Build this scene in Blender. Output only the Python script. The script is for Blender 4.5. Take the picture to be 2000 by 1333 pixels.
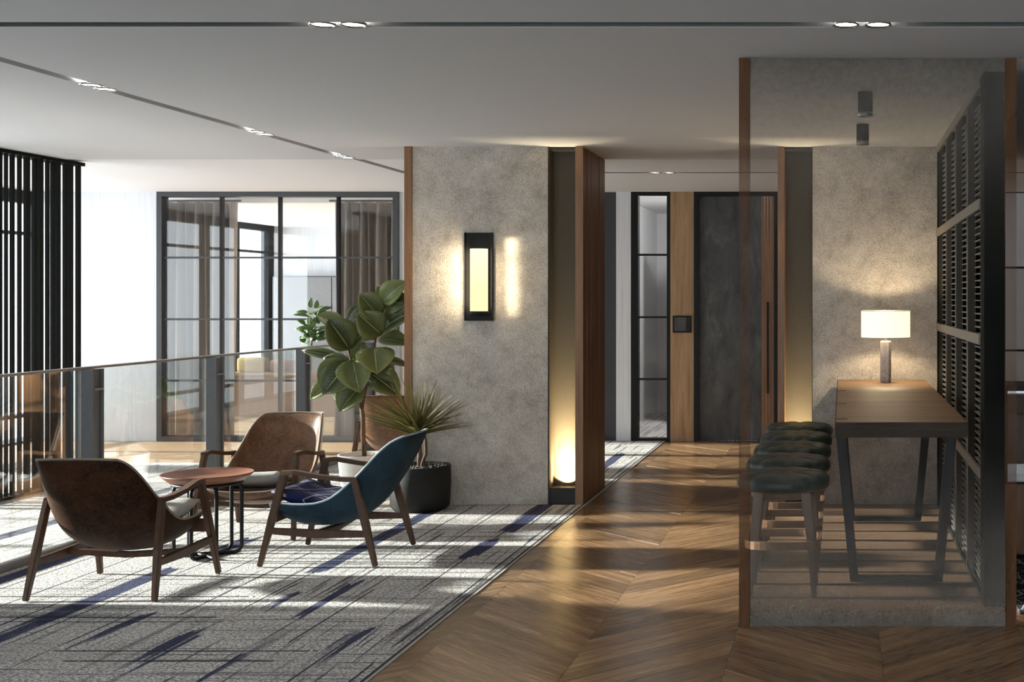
import bpy, bmesh, math, random
from mathutils import Vector, Matrix, Quaternion
random.seed(7)
PI = math.pi
for o in list(bpy.data.objects):
    bpy.data.objects.remove(o)
SC = bpy.context.scene
COL = SC.collection

# ------------------------------------------------------------------ camera
cam_d = bpy.data.cameras.new('camera')
cam_d.sensor_width = 36.0
cam_d.lens = 45.0                       # 2500 px focal length on a 2000 px wide frame
cam_d.shift_x = -0.322
cam_d.shift_y = -0.04225
cam_d.clip_end = 400
cam = bpy.data.objects.new('camera', cam_d)
cam.location = (0, 0, 1.6)
cam.rotation_euler = (PI / 2, 0, 0)
COL.objects.link(cam)
SC.camera = cam

# ------------------------------------------------------------------ world, sun, exposure
world = bpy.data.worlds.new('world'); SC.world = world
world.use_nodes = True
wn = world.node_tree.nodes
wn['Background'].inputs['Color'].default_value = (0.86, 0.93, 1.0, 1)
wn['Background'].inputs['Strength'].default_value = 6.0
sun_d = bpy.data.lights.new('sun', 'SUN')
sun_d.energy = 30.0
sun_d.angle = math.radians(2.2)
sun_d.color = (1.0, 0.95, 0.88)
sun = bpy.data.objects.new('sun', sun_d)
SUN_DIR = Vector((1.0, -0.035, -0.262)).normalized()
sun.rotation_mode = 'QUATERNION'
sun.rotation_quaternion = SUN_DIR.to_track_quat('-Z', 'Y')
sun.location = (-20, 8, 8)
COL.objects.link(sun)
vs = SC.view_settings
vs.view_transform = 'Standard'; vs.look = 'None'; vs.gamma = 1.0; vs.use_curve_mapping = False
vs.exposure = 0.05
SC.cycles.max_bounces = 10
SC.cycles.diffuse_bounces = 5
SC.cycles.transparent_max_bounces = 24
SC.cycles.sample_clamp_indirect = 6.0
SC.cycles.caustics_reflective = False
SC.cycles.caustics_refractive = False
SC.cycles.blur_glossy = 0.6
SC.cycles.use_denoising = True

# ------------------------------------------------------------------ material helpers
class NT:
    def __init__(s, name):
        s.m = bpy.data.materials.new(name); s.m.use_nodes = True
        s.t = s.m.node_tree; s.t.nodes.clear()
        s.out = s.t.nodes.new('ShaderNodeOutputMaterial')
    def n(s, typ, **kw):
        nd = s.t.nodes.new(typ)
        for k, v in kw.items():
            setattr(nd, k, v)
        return nd
    def l(s, a, b):
        s.t.links.new(a, b)
    def val(s, sock, v):
        if hasattr(v, 'is_output') or isinstance(v, bpy.types.NodeSocket):
            s.l(v, sock)
        else:
            sock.default_value = v
    def math(s, op, a, b=None, c=None, clamp=False):
        nd = s.n('ShaderNodeMath', operation=op); nd.use_clamp = clamp
        s.val(nd.inputs[0], a)
        if b is not None: s.val(nd.inputs[1], b)
        if c is not None: s.val(nd.inputs[2], c)
        return nd.outputs[0]
    def coord(s, kind='Object', scale=(1, 1, 1), loc=(0, 0, 0), rot=(0, 0, 0)):
        tc = s.n('ShaderNodeTexCoord'); mp = s.n('ShaderNodeMapping')
        s.l(tc.outputs[kind], mp.inputs[0])
        mp.inputs['Scale'].default_value = scale
        mp.inputs['Location'].default_value = loc
        mp.inputs['Rotation'].default_value = rot
        return mp.outputs[0]
    def noise(s, vec, scale=5, detail=4, rough=0.55, dist=0.0):
        nd = s.n('ShaderNodeTexNoise')
        s.l(vec, nd.inputs['Vector'])
        nd.inputs['Scale'].default_value = scale; nd.inputs['Detail'].default_value = detail
        nd.inputs['Roughness'].default_value = rough; nd.inputs['Distortion'].default_value = dist
        return nd.outputs[0]
    def ramp(s, fac, stops):
        nd = s.n('ShaderNodeValToRGB'); s.l(fac, nd.inputs[0])
        el = nd.color_ramp.elements
        while len(el) < len(stops): el.new(0.5)
        for e, (p, c) in zip(el, stops):
            e.position = p; e.color = (c[0], c[1], c[2], 1) if len(c) == 3 else c
        return nd.outputs[0]
    def mix(s, fac, a, b, blend='MIX'):
        nd = s.n('ShaderNodeMix', data_type='RGBA', blend_type=blend)
        s.val(nd.inputs[0], fac)
        for i, v in ((6, a), (7, b)):
            if isinstance(v, bpy.types.NodeSocket): s.l(v, nd.inputs[i])
            else: nd.inputs[i].default_value = (v[0], v[1], v[2], 1)
        return nd.outputs[2]
    def bump(s, h, strength=0.3, dist=0.01):
        nd = s.n('ShaderNodeBump'); s.l(h, nd.inputs['Height'])
        nd.inputs['Strength'].default_value = strength; nd.inputs['Distance'].default_value = dist
        return nd.outputs[0]
    def bsdf(s, color, rough=0.5, metal=0.0, normal=None, spec=0.5, **kw):
        p = s.n('ShaderNodeBsdfPrincipled')
        if isinstance(color, bpy.types.NodeSocket): s.l(color, p.inputs['Base Color'])
        else: p.inputs['Base Color'].default_value = (color[0], color[1], color[2], 1)
        s.val(p.inputs['Roughness'], rough)
        p.inputs['Metallic'].default_value = metal
        p.inputs['Specular IOR Level'].default_value = spec
        if normal is not None: s.l(normal, p.inputs['Normal'])
        for k, v in kw.items():
            s.val(p.inputs[k], v)
        return p.outputs[0]
    def done(s, sh):
        s.l(sh, s.out.inputs['Surface']); return s.m

def plain(name, c, rough=0.5, metal=0.0, spec=0.5, grain=0.06):
    t = NT(name)
    v = t.noise(t.coord(), 35, 3)
    c0 = [x * (1 - grain) for x in c]; c1 = [min(1, x * (1 + grain)) for x in c]
    return t.done(t.bsdf(t.ramp(v, [(0.3, c0), (0.7, c1)]), rough, metal, None, spec))

def wood(name, dark, light, rough=0.45, axis='Z', scale=1.0, spec=0.4, bump=0.15, obj_random=True):
    """timber with its grain running along the given object axis"""
    t = NT(name)
    s = {'X': (0.9, 14, 14), 'Y': (14, 0.9, 14), 'Z': (14, 14, 0.9)}[axis]
    vec = t.coord('Object', [q * scale for q in s])
    if obj_random:
        oi = t.n('ShaderNodeObjectInfo'); ad = t.n('ShaderNodeVectorMath', operation='ADD')
        cb = t.n('ShaderNodeCombineXYZ')
        r = t.math('MULTIPLY', oi.outputs['Random'], 37.0)
        for i in range(3): t.l(r, cb.inputs[i])
        t.l(vec, ad.inputs[0]); t.l(cb.outputs[0], ad.inputs[1]); vec = ad.outputs[0]
    a = t.noise(vec, 1.0, 6, 0.6, 0.6); b = t.noise(vec, 5.0, 3, 0.6, 0.2)
    f = t.math('ADD', t.math('MULTIPLY', a, 0.65), t.math('MULTIPLY', b, 0.35))
    mid = [(d + l) / 2 for d, l in zip(dark, light)]
    col = t.ramp(f, [(0.3, dark), (0.5, mid), (0.72, light)])
    return t.done(t.bsdf(col, rough, 0, t.bump(b, bump, 0.002), spec))

def emit(name, c, strength):
    t = NT(name); e = t.n('ShaderNodeEmission')
    e.inputs[0].default_value = (*c, 1); e.inputs[1].default_value = strength
    return t.done(e.outputs[0])

def glass(name, tint=(1, 1, 1), refl=1.0, rough=0.0):
    t = NT(name)
    tr = t.n('ShaderNodeBsdfTransparent'); tr.inputs[0].default_value = (*tint, 1)
    gl = t.n('ShaderNodeBsdfGlossy'); gl.inputs['Roughness'].default_value = rough
    lw_ = t.n('ShaderNodeLayerWeight')
    fr = t.math('MULTIPLY_ADD', t.math('POWER', lw_.outputs['Facing'], 5.0), 0.96, 0.04)
    mx = t.n('ShaderNodeMixShader')
    t.l(t.math('MULTIPLY', fr, refl, clamp=True), mx.inputs[0])
    t.l(tr.outputs[0], mx.inputs[1]); t.l(gl.outputs[0], mx.inputs[2])
    return t.done(mx.outputs[0])

def concrete_nodes(t, coord_loc=(0, 0, 0)):
    v = t.coord('Object', (1, 1, 1), coord_loc)
    big = t.noise(v, 1.7, 5, 0.6, 0.8); fine = t.noise(v, 95, 2, 0.7); mid = t.noise(v, 9, 4, 0.65)
    f = t.math('ADD', t.math('MULTIPLY', big, 0.6), t.math('MULTIPLY', mid, 0.4))
    col = t.ramp(f, [(0.36, (0.33, 0.29, 0.245)), (0.5, (0.52, 0.468, 0.405)), (0.64, (0.67, 0.61, 0.54))])
    col = t.mix(t.math('MULTIPLY', t.math('SUBTRACT', fine, 0.50), 2.6, clamp=True), col, (0.74, 0.70, 0.64))
    col = t.mix(t.math('MULTIPLY', t.math('SUBTRACT', 0.48, fine), 3.0, clamp=True), col, (0.25, 0.22, 0.19))
    return col, t.bump(t.math('ADD', fine, t.math('MULTIPLY', mid, 1.2)), 0.8, 0.008)

M = {}
t = NT('concrete_plaster'); c, nb = concrete_nodes(t); M['concrete'] = t.done(t.bsdf(c, 0.75, 0, nb, 0.25))
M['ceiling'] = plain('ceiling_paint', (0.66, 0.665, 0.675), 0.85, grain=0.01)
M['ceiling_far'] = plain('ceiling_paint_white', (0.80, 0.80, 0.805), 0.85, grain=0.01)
M['track'] = plain('track_grey', (0.085, 0.085, 0.085), 0.6)
t = NT('white_combed_plaster')
v = t.coord('Object', (70, 70, 1.4)); nz = t.noise(v, 1.0, 5, 0.7)
M['whitewall'] = t.done(t.bsdf(t.ramp(nz, [(0.3, (0.72, 0.74, 0.77)), (0.6, (0.84, 0.85, 0.88))]), 0.7, 0, t.bump(nz, 0.5, 0.006), 0.3))
M['black'] = plain('black_metal', (0.009, 0.0092, 0.0095), 0.5, 0.0, 0.25)
M['slat'] = plain('black_slat', (0.007, 0.0075, 0.006), 0.75, 0.0, 0.1)
M['charcoal'] = plain('charcoal_frame', (0.045, 0.047, 0.052), 0.5)
M['railgrey'] = plain('rail_grey', (0.115, 0.118, 0.125), 0.45, 0.1)
M['steel'] = plain('brushed_steel', (0.32, 0.31, 0.30), 0.35, 0.8)
M['walnut'] = wood('walnut', (0.10, 0.043, 0.019), (0.25, 0.115, 0.055), 0.42, 'Z')
M['walnut_edge'] = wood('walnut_edge', (0.16, 0.075, 0.032), (0.32, 0.165, 0.075), 0.45, 'Z', 1.6)
M['chairwood'] = wood('chair_walnut', (0.035, 0.016, 0.008), (0.105, 0.050, 0.024), 0.42, 'Z', 3)
M['oakpanel'] = wood('oak_panel', (0.25, 0.135, 0.062), (0.56, 0.36, 0.20), 0.5, 'Z', 1.3)
M['oaklight'] = wood('light_oak_board', (0.30, 0.19, 0.11), (0.50, 0.35, 0.22), 0.4, 'X', 0.8)
M['nookboard'] = wood('brown_oak_board', (0.12, 0.075, 0.043), (0.255, 0.165, 0.10), 0.42, 'X', 0.8)
M['stoolwood'] = wood('stool_wood', (0.07, 0.038, 0.02), (0.17, 0.10, 0.055), 0.45, 'Z', 3)
M['stoolring'] = wood('stool_ring_wood', (0.13, 0.07, 0.035), (0.27, 0.16, 0.085), 0.45, 'X', 3)
M['tabletop'] = wood('rustic_table_top', (0.085, 0.042, 0.018), (0.42, 0.25, 0.13), 0.42, 'X', 0.8)
M['darkwood'] = wood('charred_edge', (0.006, 0.005, 0.004), (0.060, 0.042, 0.028), 0.85, 'X', 2.4, bump=0.8)
M['traytop'] = wood('red_brown_tray', (0.15, 0.050, 0.026), (0.27, 0.105, 0.055), 0.32, 'X', 1.0)
t = NT('dark_slate')
v = t.coord('Object', (3, 3, 1.2)); nz = t.noise(v, 2.2, 6, 0.65, 0.5)
M['slate'] = t.done(t.bsdf(t.ramp(nz, [(0.3, (0.050, 0.052, 0.053)), (0.55, (0.100, 0.103, 0.105)), (0.75, (0.18, 0.18, 0.18))]), 0.6, 0, t.bump(nz, 0.3, 0.004), 0.3))
M['bronze'] = plain('bronze_niche', (0.060, 0.046, 0.025), 0.6, 0.0)
M['niche_dark'] = plain('niche_black', (0.012, 0.011, 0.010), 0.6)
M['glass'] = glass('clear_glass', (0.97, 0.985, 0.98), 1.25)
M['railglass'] = glass('rail_glass', (0.94, 0.965, 0.955), 2.6)
M['winglass'] = glass('window_glass', (0.98, 0.99, 0.99), 1.0)
M['greyglass'] = glass('grey_glass', (0.80, 0.81, 0.82), 2.0)
M['curtain'] = plain('taupe_curtain', (0.40, 0.345, 0.31), 0.85, grain=0.05, spec=0.1)
M['potwhite'] = plain('white_pot', (0.72, 0.71, 0.69), 0.4)
M['potdark'] = plain('charcoal_pot', (0.014, 0.0135, 0.013), 0.65, 0.0, 0.3)
M['soil'] = plain('soil', (0.05, 0.035, 0.025), 0.95, grain=0.4)
M['gravel'] = plain('gravel', (0.10, 0.095, 0.09), 0.8, grain=0.4)
M['bark'] = plain('bark', (0.13, 0.085, 0.055), 0.85, grain=0.35)
M['branch'] = plain('young_branch', (0.075, 0.045, 0.035), 0.7, grain=0.3)

def hide(name, c0, c1, rough, scale=60, sheen=0.0, spec=0.3):
    t = NT(name)
    v = t.coord('Object'); a = t.noise(v, 6, 4, 0.6, 0.6); b = t.noise(v, scale, 3, 0.7)
    f = t.math('ADD', t.math('MULTIPLY', a, 0.5), t.math('MULTIPLY', b, 0.5))
    return t.done(t.bsdf(t.ramp(f, [(0.36, c0), (0.64, c1)]), rough, 0, t.bump(b, 0.35, 0.004), spec, **{'Sheen Weight': sheen}))
M['hide'] = hide('brown_hide', (0.075, 0.034, 0.017), (0.21, 0.11, 0.058), 0.42)
M['hide_dark'] = hide('dark_brown_hide', (0.013, 0.0055, 0.003), (0.066, 0.029, 0.014), 0.6, 60, 0.0, 0.1)
M['bluefabric'] = hide('petrol_blue_fabric', (0.009, 0.022, 0.034), (0.026, 0.052, 0.072), 0.8, 160, 0.0, 0.15)
M['piping_pale'] = plain('pale_piping', (0.22, 0.18, 0.145), 0.6)
M['piping_blue'] = plain('pale_blue_piping', (0.30, 0.38, 0.42), 0.6)
M['padgrey'] = hide('grey_pad_fabric', (0.30, 0.295, 0.28), (0.42, 0.41, 0.39), 0.85, 120)
M['leather'] = hide('dark_green_leather', (0.010, 0.020, 0.018), (0.026, 0.042, 0.037), 0.36, 40)
M['button'] = plain('leather_button', (0.012, 0.018, 0.017), 0.35)
t = NT('navy_plaid')
v = t.coord('Object', (1, 1, 1), (0, 0, 0), (0, 0, 0.5)); sp = t.n('ShaderNodeSeparateXYZ'); t.l(v, sp.inputs[0])
col = (0.010, 0.014, 0.075)
prev = t.mix(t.noise(t.coord('Object'), 4), (0.006, 0.008, 0.03), (0.015, 0.022, 0.12))
for ax, per, off, w, c in ((0, 0.17, 0.0, 0.05, (0.40, 0.36, 0.38)), (0, 0.17, 0.035, 0.09, (0.12, 0.11, 0.16)), (1, 0.15, 0.02, 0.05, (0.42, 0.38, 0.40)), (1, 0.15, 0.06, 0.22, (0.004, 0.005, 0.014))):
    f = t.math('FRACT', t.math('ADD', t.math('DIVIDE', sp.outputs[ax], per), 10 + off / per))
    msk = t.math('LESS_THAN', f, w)
    prev = t.mix(t.math('MULTIPLY', msk, 0.8), prev, c)
M['plaid'] = t.done(t.bsdf(prev, 0.85, 0, None, 0.2))

def leaf_mat(name, c0, c1, rough):
    t = NT(name)
    at = t.n('ShaderNodeAttribute', attribute_name='lc'); sp = t.n('ShaderNodeSeparateXYZ'); t.l(at.outputs['Vector'], sp.inputs[0])
    oi = t.n('ShaderNodeObjectInfo')
    f = t.math('ADD', t.math('MULTIPLY', t.math('ABSOLUTE', sp.outputs[0]), 0.5), t.math('MULTIPLY', oi.outputs['Random'], 0.5))
    col = t.ramp(f, [(0.1, c0), (0.8, c1)])
    veins = t.math('SINE', t.math('ADD', t.math('MULTIPLY', sp.outputs[1], 75.0), t.math('MULTIPLY', t.math('ABSOLUTE', sp.outputs[0]), -22.0)))
    rib = t.math('LESS_THAN', t.math('ABSOLUTE', sp.outputs[0]), 0.035)
    col = t.mix(t.math('MULTIPLY', rib, 0.6), col, [min(1, x * 2.2) for x in c1])
    tl = t.n('ShaderNodeBsdfTranslucent'); t.l(col, tl.inputs[0]); mx = t.n('ShaderNodeMixShader'); mx.inputs[0].default_value = 0.22
    t.l(t.bsdf(col, rough, 0, t.bump(veins, 0.12, 0.003), 0.5), mx.inputs[1]); t.l(tl.outputs[0], mx.inputs[2])
    return t.done(mx.outputs[0])
M['leaf'] = leaf_mat('rubber_leaf', (0.026, 0.040, 0.012), (0.21, 0.25, 0.085), 0.36)
M['leaf2'] = leaf_mat('schefflera_leaf', (0.05, 0.10, 0.035), (0.15, 0.24, 0.09), 0.4)
M['blade'] = leaf_mat('yucca_leaf', (0.028, 0.028, 0.007), (0.22, 0.19, 0.05), 0.45)

# chevron oak: reads the plank's own coordinates from the 'lc' attribute (x along the plank, z a random number)
t = NT('chevron_oak')
at = t.n('ShaderNodeAttribute', attribute_name='lc'); sp = t.n('ShaderNodeSeparateXYZ'); t.l(at.outputs['Vector'], sp.inputs[0])
cb = t.n('ShaderNodeCombineXYZ')
t.l(t.math('MULTIPLY', sp.outputs[0], 1.1), cb.inputs[0]); t.l(t.math('MULTIPLY', sp.outputs[1], 15.0), cb.inputs[1]); t.l(t.math('MULTIPLY', sp.outputs[2], 31.0), cb.inputs[2])
a = t.noise(cb.outputs[0], 1.6, 6, 0.6, 0.9); b = t.noise(cb.outputs[0], 9.0, 3, 0.6, 0.3)
rnd = t.math('FRACT', t.math('MULTIPLY', sp.outputs[2], 7.31))
f = t.math('ADD', t.math('MULTIPLY', a, 0.62), t.math('MULTIPLY', b, 0.38))
col = t.ramp(f, [(0.32, (0.085, 0.044, 0.020)), (0.47, (0.185, 0.106, 0.054)), (0.56, (0.240, 0.146, 0.078)), (0.68, (0.33, 0.215, 0.125))])
hs = t.n('ShaderNodeHueSaturation'); t.l(col, hs.inputs['Color']); t.l(t.math('MULTIPLY_ADD', rnd, 0.62, 0.80), hs.inputs['Value'])
M['chevron'] = t.done(t.bsdf(hs.outputs[0], t.math('MULTIPLY_ADD', b, 0.14, 0.15), 0, t.bump(b, 0.25, 0.003), 0.5))
M['subfloor'] = plain('floor_joint', (0.03, 0.018, 0.01), 0.8)

# carpet with printed streaks and navy bars
def carpet_material():
    t = NT('streaked_carpet')
    tc = t.n('ShaderNodeTexCoord'); sp = t.n('ShaderNodeSeparateXYZ'); t.l(tc.outputs['Object'], sp.inputs[0])
    X, Y = sp.outputs[0], sp.outputs[1]
    def vec(sx, sy, ox=0.0):
        cb = t.n('ShaderNodeCombineXYZ')
        t.l(t.math('MULTIPLY_ADD', X, sx, ox), cb.inputs[0]); t.l(t.math('MULTIPLY', Y, sy), cb.inputs[1])
        return cb.outputs[0]
    pile = t.noise(vec(1, 1), 62, 2, 0.85)
    pile2 = t.noise(vec(1, 1), 150, 1, 0.7)
    base = t.ramp(t.math('ADD', t.math('MULTIPLY', pile, 0.7), t.math('MULTIPLY', pile2, 0.3)), [(0.42, (0.21, 0.20, 0.19)), (0.5, (0.58, 0.565, 0.545)), (0.58, (0.92, 0.905, 0.875))])
    blot = t.noise(vec(0.7, 0.7, 3.1), 1.4, 3, 0.6)
    # streaks along Y (depth) and along X
    sy1 = t.noise(vec(16, 0.55), 1.0, 3, 0.65); sx1 = t.noise(vec(0.6, 15), 1.0, 3, 0.65)
    sy2 = t.noise(vec(34, 0.9, 9), 1.0, 2, 0.6); sx2 = t.noise(vec(0.9, 38, 5), 1.0, 2, 0.6)
    near = t.math('MULTIPLY_ADD', X, 0.22, 1.12, clamp=True)          # the print is busier towards the wood floor
    thr = t.math('MULTIPLY_ADD', near, -0.06, 0.665)
    def streak(s, gain=16.0, k=0.0):
        return t.math('MULTIPLY', t.math('SUBTRACT', s, t.math('ADD', thr, k)), gain, clamp=True)
    grey = t.math('MAXIMUM', streak(sy1, 9, -0.075), streak(sx1, 9, -0.075))
    dark = t.math('MAXIMUM', streak(sy2, 14, -0.03), streak(sx2, 14, -0.03))
    dark = t.math('MULTIPLY', dark, t.math('MULTIPLY_ADD', pile, 1.6, 0.1, clamp=True))
    col = t.mix(t.math('MULTIPLY', grey, 0.75), base, (0.17, 0.16, 0.175))
    col = t.mix(t.math('MULTIPLY', t.math('SUBTRACT', blot, 0.5), 2.0, clamp=True), col, (0.33, 0.30, 0.28))
    col = t.mix(t.math('MULTIPLY', dark, 0.9), col, (0.030, 0.030, 0.045))
    wob = t.math('MULTIPLY', t.math('SUBTRACT', t.noise(vec(9, 2), 1.0, 3), 0.5), 0.045)
    fray = t.math('MULTIPLY', t.math('SUBTRACT', t.noise(vec(24, 3.0), 1.0, 2), 0.5), 0.5)
    bars = [(-3.95, 0.062, 3.5, 7.55), (-3.92, 0.06, 8.0, 8.5), (-3.06, 0.055, 7.45, 9.75), (-3.08, 0.05, 3.5, 6.1), (-2.28, 0.06, 8.72, 10.0), (-2.30, 0.055, 7.85, 8.42),
            (-2.30, 0.045, 3.5, 6.15), (-2.66, 0.03, 3.5, 5.75), (-2.72, 0.03, 6.4, 7.2), (-3.5, 0.03, 5.8, 6.5), (-4.75, 0.06, 6.6, 8.2), (-2.25, 0.05, 11.9, 13.1), (-2.95, 0.03, 6.55, 6.95), (-5.6, 0.06, 8, 12)]
    msk = None
    for x0, hw, ya, yb in bars:
        m1 = t.math('LESS_THAN', t.math('ABSOLUTE', t.math('SUBTRACT', t.math('ADD', X, wob), x0)), hw)
        m2 = t.math('LESS_THAN', t.math('ABSOLUTE', t.math('SUBTRACT', t.math('ADD', Y, fray), (ya + yb) / 2)), (yb - ya) / 2)
        mm = t.math('MULTIPLY', m1, m2); msk = mm if msk is None else t.math('MAXIMUM', msk, mm)
    navy = t.mix(pile, (0.010, 0.014, 0.045), (0.055, 0.065, 0.15))
    broken = t.math('MULTIPLY', t.math('SUBTRACT', t.math('ADD', t.noise(vec(11, 0.8, 4), 1.0, 3, 0.6), t.math('MULTIPLY', t.math('SUBTRACT', Y, 6.6), 0.12)), 0.30), 7.0, clamp=True)
    col = t.mix(t.math('MULTIPLY', t.math('MULTIPLY', msk, broken), 0.93), col, navy)
    lines = [(6.83, 0.012, -7, -3.15), (6.39, 0.012, -7, -3.1), (6.30, 0.008, -7, -3.0), (5.78, 0.010, -3.6, -2.4), (5.62, 0.010, -3.4, -2.5), (7.25, 0.008, -4.3, -3.4)]
    msk = None
    for y0, hw, xa, xb in lines:
        m1 = t.math('LESS_THAN', t.math('ABSOLUTE', t.math('SUBTRACT', Y, y0)), hw)
        m2 = t.math('LESS_THAN', t.math('ABSOLUTE', t.math('SUBTRACT', t.math('ADD', X, fray), (xa + xb) / 2)), (xb - xa) / 2)
        mm = t.math('MULTIPLY', m1, m2); msk = mm if msk is None else t.math('MAXIMUM', msk, mm)
    # long fine woven lines running in depth
    fl = t.math('LESS_THAN', t.math('FRACT', t.math('MULTIPLY', X, 3.9)), 0.05)
    fl = t.math('MULTIPLY', fl, t.math('GREATER_THAN', t.noise(vec(7, 0.5, 2), 1.0, 2), 0.47))
    msk = t.math('MAXIMUM', msk, fl)
    col = t.mix(t.math('MULTIPLY', msk, 0.85), col, (0.028, 0.028, 0.04))
    return t.done(t.bsdf(col, 0.95, 0, t.bump(t.math('ADD', pile, pile2), 0.7, 0.012), 0.05))
M['carpet'] = carpet_material()
M['hem_dark'] = plain('carpet_hem_dark', (0.03, 0.028, 0.03), 0.9)
M['hem_pale'] = plain('carpet_hem_pale', (0.42, 0.38, 0.34), 0.9)
t = NT('crackled_rug')
vo = t.n('ShaderNodeTexVoronoi', feature='DISTANCE_TO_EDGE'); t.l(t.coord('Object'), vo.inputs['Vector']); vo.inputs['Scale'].default_value = 9
M['rug'] = t.done(t.bsdf(t.mix(t.math('LESS_THAN', vo.outputs[0], 0.03), (0.05, 0.052, 0.058), (0.5, 0.5, 0.5)), 0.95, 0, None, 0.05))

# graded frosted panel: clear at mid height, plastered look at head and foot
def panel_material(name, wooden, curve):
    t = NT(name)
    tc = t.n('ShaderNodeTexCoord'); sp = t.n('ShaderNodeSeparateXYZ'); t.l(tc.outputs['Object'], sp.inputs[0])
    zf = t.math('DIVIDE', sp.outputs[2], 2.766)
    nd = t.n('ShaderNodeFloatCurve'); t.l(zf, nd.inputs['Value'])
    cv = nd.mapping.curves[0]
    cv.points[0].location = curve[0]; cv.points[1].location = curve[-1]
    for p in curve[1:-1]: cv.points.new(*p)
    nd.mapping.update()
    op = nd.outputs[0]
    if wooden:
        v = t.coord('Object', (14, 14, 0.9)); w = t.noise(v, 1.6, 5, 0.6)
        col = t.ramp(w, [(0.3, (0.075, 0.032, 0.014)), (0.7, (0.17, 0.078, 0.036))]); nb = None
    else:
        col, nb = concrete_nodes(t, (5, 3, 1)); col = t.mix(0.72, col, (0.065, 0.058, 0.050))
        gr = t.noise(t.coord('Object'), 30, 3, 0.8)
        op = t.math('ADD', op, t.math('MULTIPLY', t.math('MULTIPLY', t.math('SUBTRACT', gr, 0.5), op), 0.8), clamp=True)
    df = t.bsdf(col, 0.7, 0, nb, 0.2)
    tr = t.n('ShaderNodeBsdfTransparent'); mx = t.n('ShaderNodeMixShader')
    t.l(op, mx.inputs[0]); t.l(tr.outputs[0], mx.inputs[1]); t.l(df, mx.inputs[2])
    return t.done(mx.outputs[0])
M['panel'] = panel_material('graded_frost_panel', False, [(0, 0.80), (0.055, 0.52), (0.10, 0.37), (0.157, 0.23), (0.27, 0.04), (0.36, 0.006), (0.6, 0.003), (0.74, 0.05), (0.84, 0.15), (0.92, 0.27), (1, 0.55)])
M['panelwood'] = panel_material('graded_wood_edge', True, [(0, 0.96), (0.12, 0.75), (0.25, 0.42), (0.4, 0.24), (0.6, 0.20), (0.75, 0.34), (0.86, 0.72), (1, 0.96)])

# ------------------------------------------------------------------ mesh helpers
def link(name, me, mat=None, parent=None, loc=None):
    o = bpy.data.objects.new(name, me); COL.objects.link(o)
    if mat is not None and me is not None and len(me.materials) == 0: me.materials.append(mat)
    if parent: o.parent = parent
    if loc is not None: o.location = loc
    return o
def tag(o, label=None, cat=None, group=None, kind=None):
    if label: o['label'] = label
    if cat: o['category'] = cat
    if group: o['group'] = group
    if kind: o['kind'] = kind
    return o
def thing(name, label, cat, loc=(0, 0, 0), rz=0.0, group=None):
    o = bpy.data.objects.new(name, None); COL.objects.link(o)
    o.location = loc; o.rotation_euler = (0, 0, rz); o.empty_display_size = 0.1
    return tag(o, label, cat, group)
def mesh(name, verts, faces, smooth=False):
    me = bpy.data.meshes.new(name); me.from_pydata([tuple(v) for v in verts], [], faces); me.update()
    if smooth:
        for p in me.polygons: p.use_smooth = True
    return me
BF = [(0, 3, 2, 1), (4, 5, 6, 7), (0, 1, 5, 4), (1, 2, 6, 5), (2, 3, 7, 6), (3, 0, 4, 7)]
def box_me(name, x0, x1, y0, y1, z0, z1, bevel=0.0, seg=2):
    v = [(x0, y0, z0), (x1, y0, z0), (x1, y1, z0), (x0, y1, z0), (x0, y0, z1), (x1, y0, z1), (x1, y1, z1), (x0, y1, z1)]
    me = mesh(name, v, BF)
    if bevel > 0:
        bm = bmesh.new(); bm.from_mesh(me)
        bmesh.ops.bevel(bm, geom=bm.edges[:], offset=bevel, segments=seg, affect='EDGES', profile=0.6)
        bm.to_mesh(me); bm.free()
    return me
def box(name, x0, x1, y0, y1, z0, z1, mat, parent=None, bevel=0.0):
    """box in the parent's space, with its own origin at the middle of its base"""
    c = ((x0 + x1) / 2, (y0 + y1) / 2, z0)
    return link(name, box_me(name, x0 - c[0], x1 - c[0], y0 - c[1], y1 - c[1], 0, z1 - z0, bevel), mat, parent, c)
def struct(o):
    o['kind'] = 'structure'; return o
def lathe_me(name, prof, seg=32, smooth=True, cap=True):
    v = []; f = []
    n = len(prof)
    for i in range(seg):
        a = 2 * PI * i / seg
        for r, z in prof: v.append((r * math.cos(a), r * math.sin(a), z))
    for i in range(seg):
        j = (i + 1) % seg
        for k in range(n - 1):
            f.append((i * n + k, j * n + k, j * n + k + 1, i * n + k + 1))
    if cap:
        if prof[0][0] > 1e-4: f.append(tuple(i * n for i in reversed(range(seg))))
        if prof[-1][0] > 1e-4: f.append(tuple(i * n + n - 1 for i in range(seg)))
    me = mesh(name, v, f)
    for p in me.polygons: p.use_smooth = smooth and len(p.vertices) == 4
    return me
def lathe(name, prof, mat, parent=None, loc=(0, 0, 0), seg=32, smooth=True):
    return link(name, lathe_me(name, prof, seg, smooth), mat, parent, loc)
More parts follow.
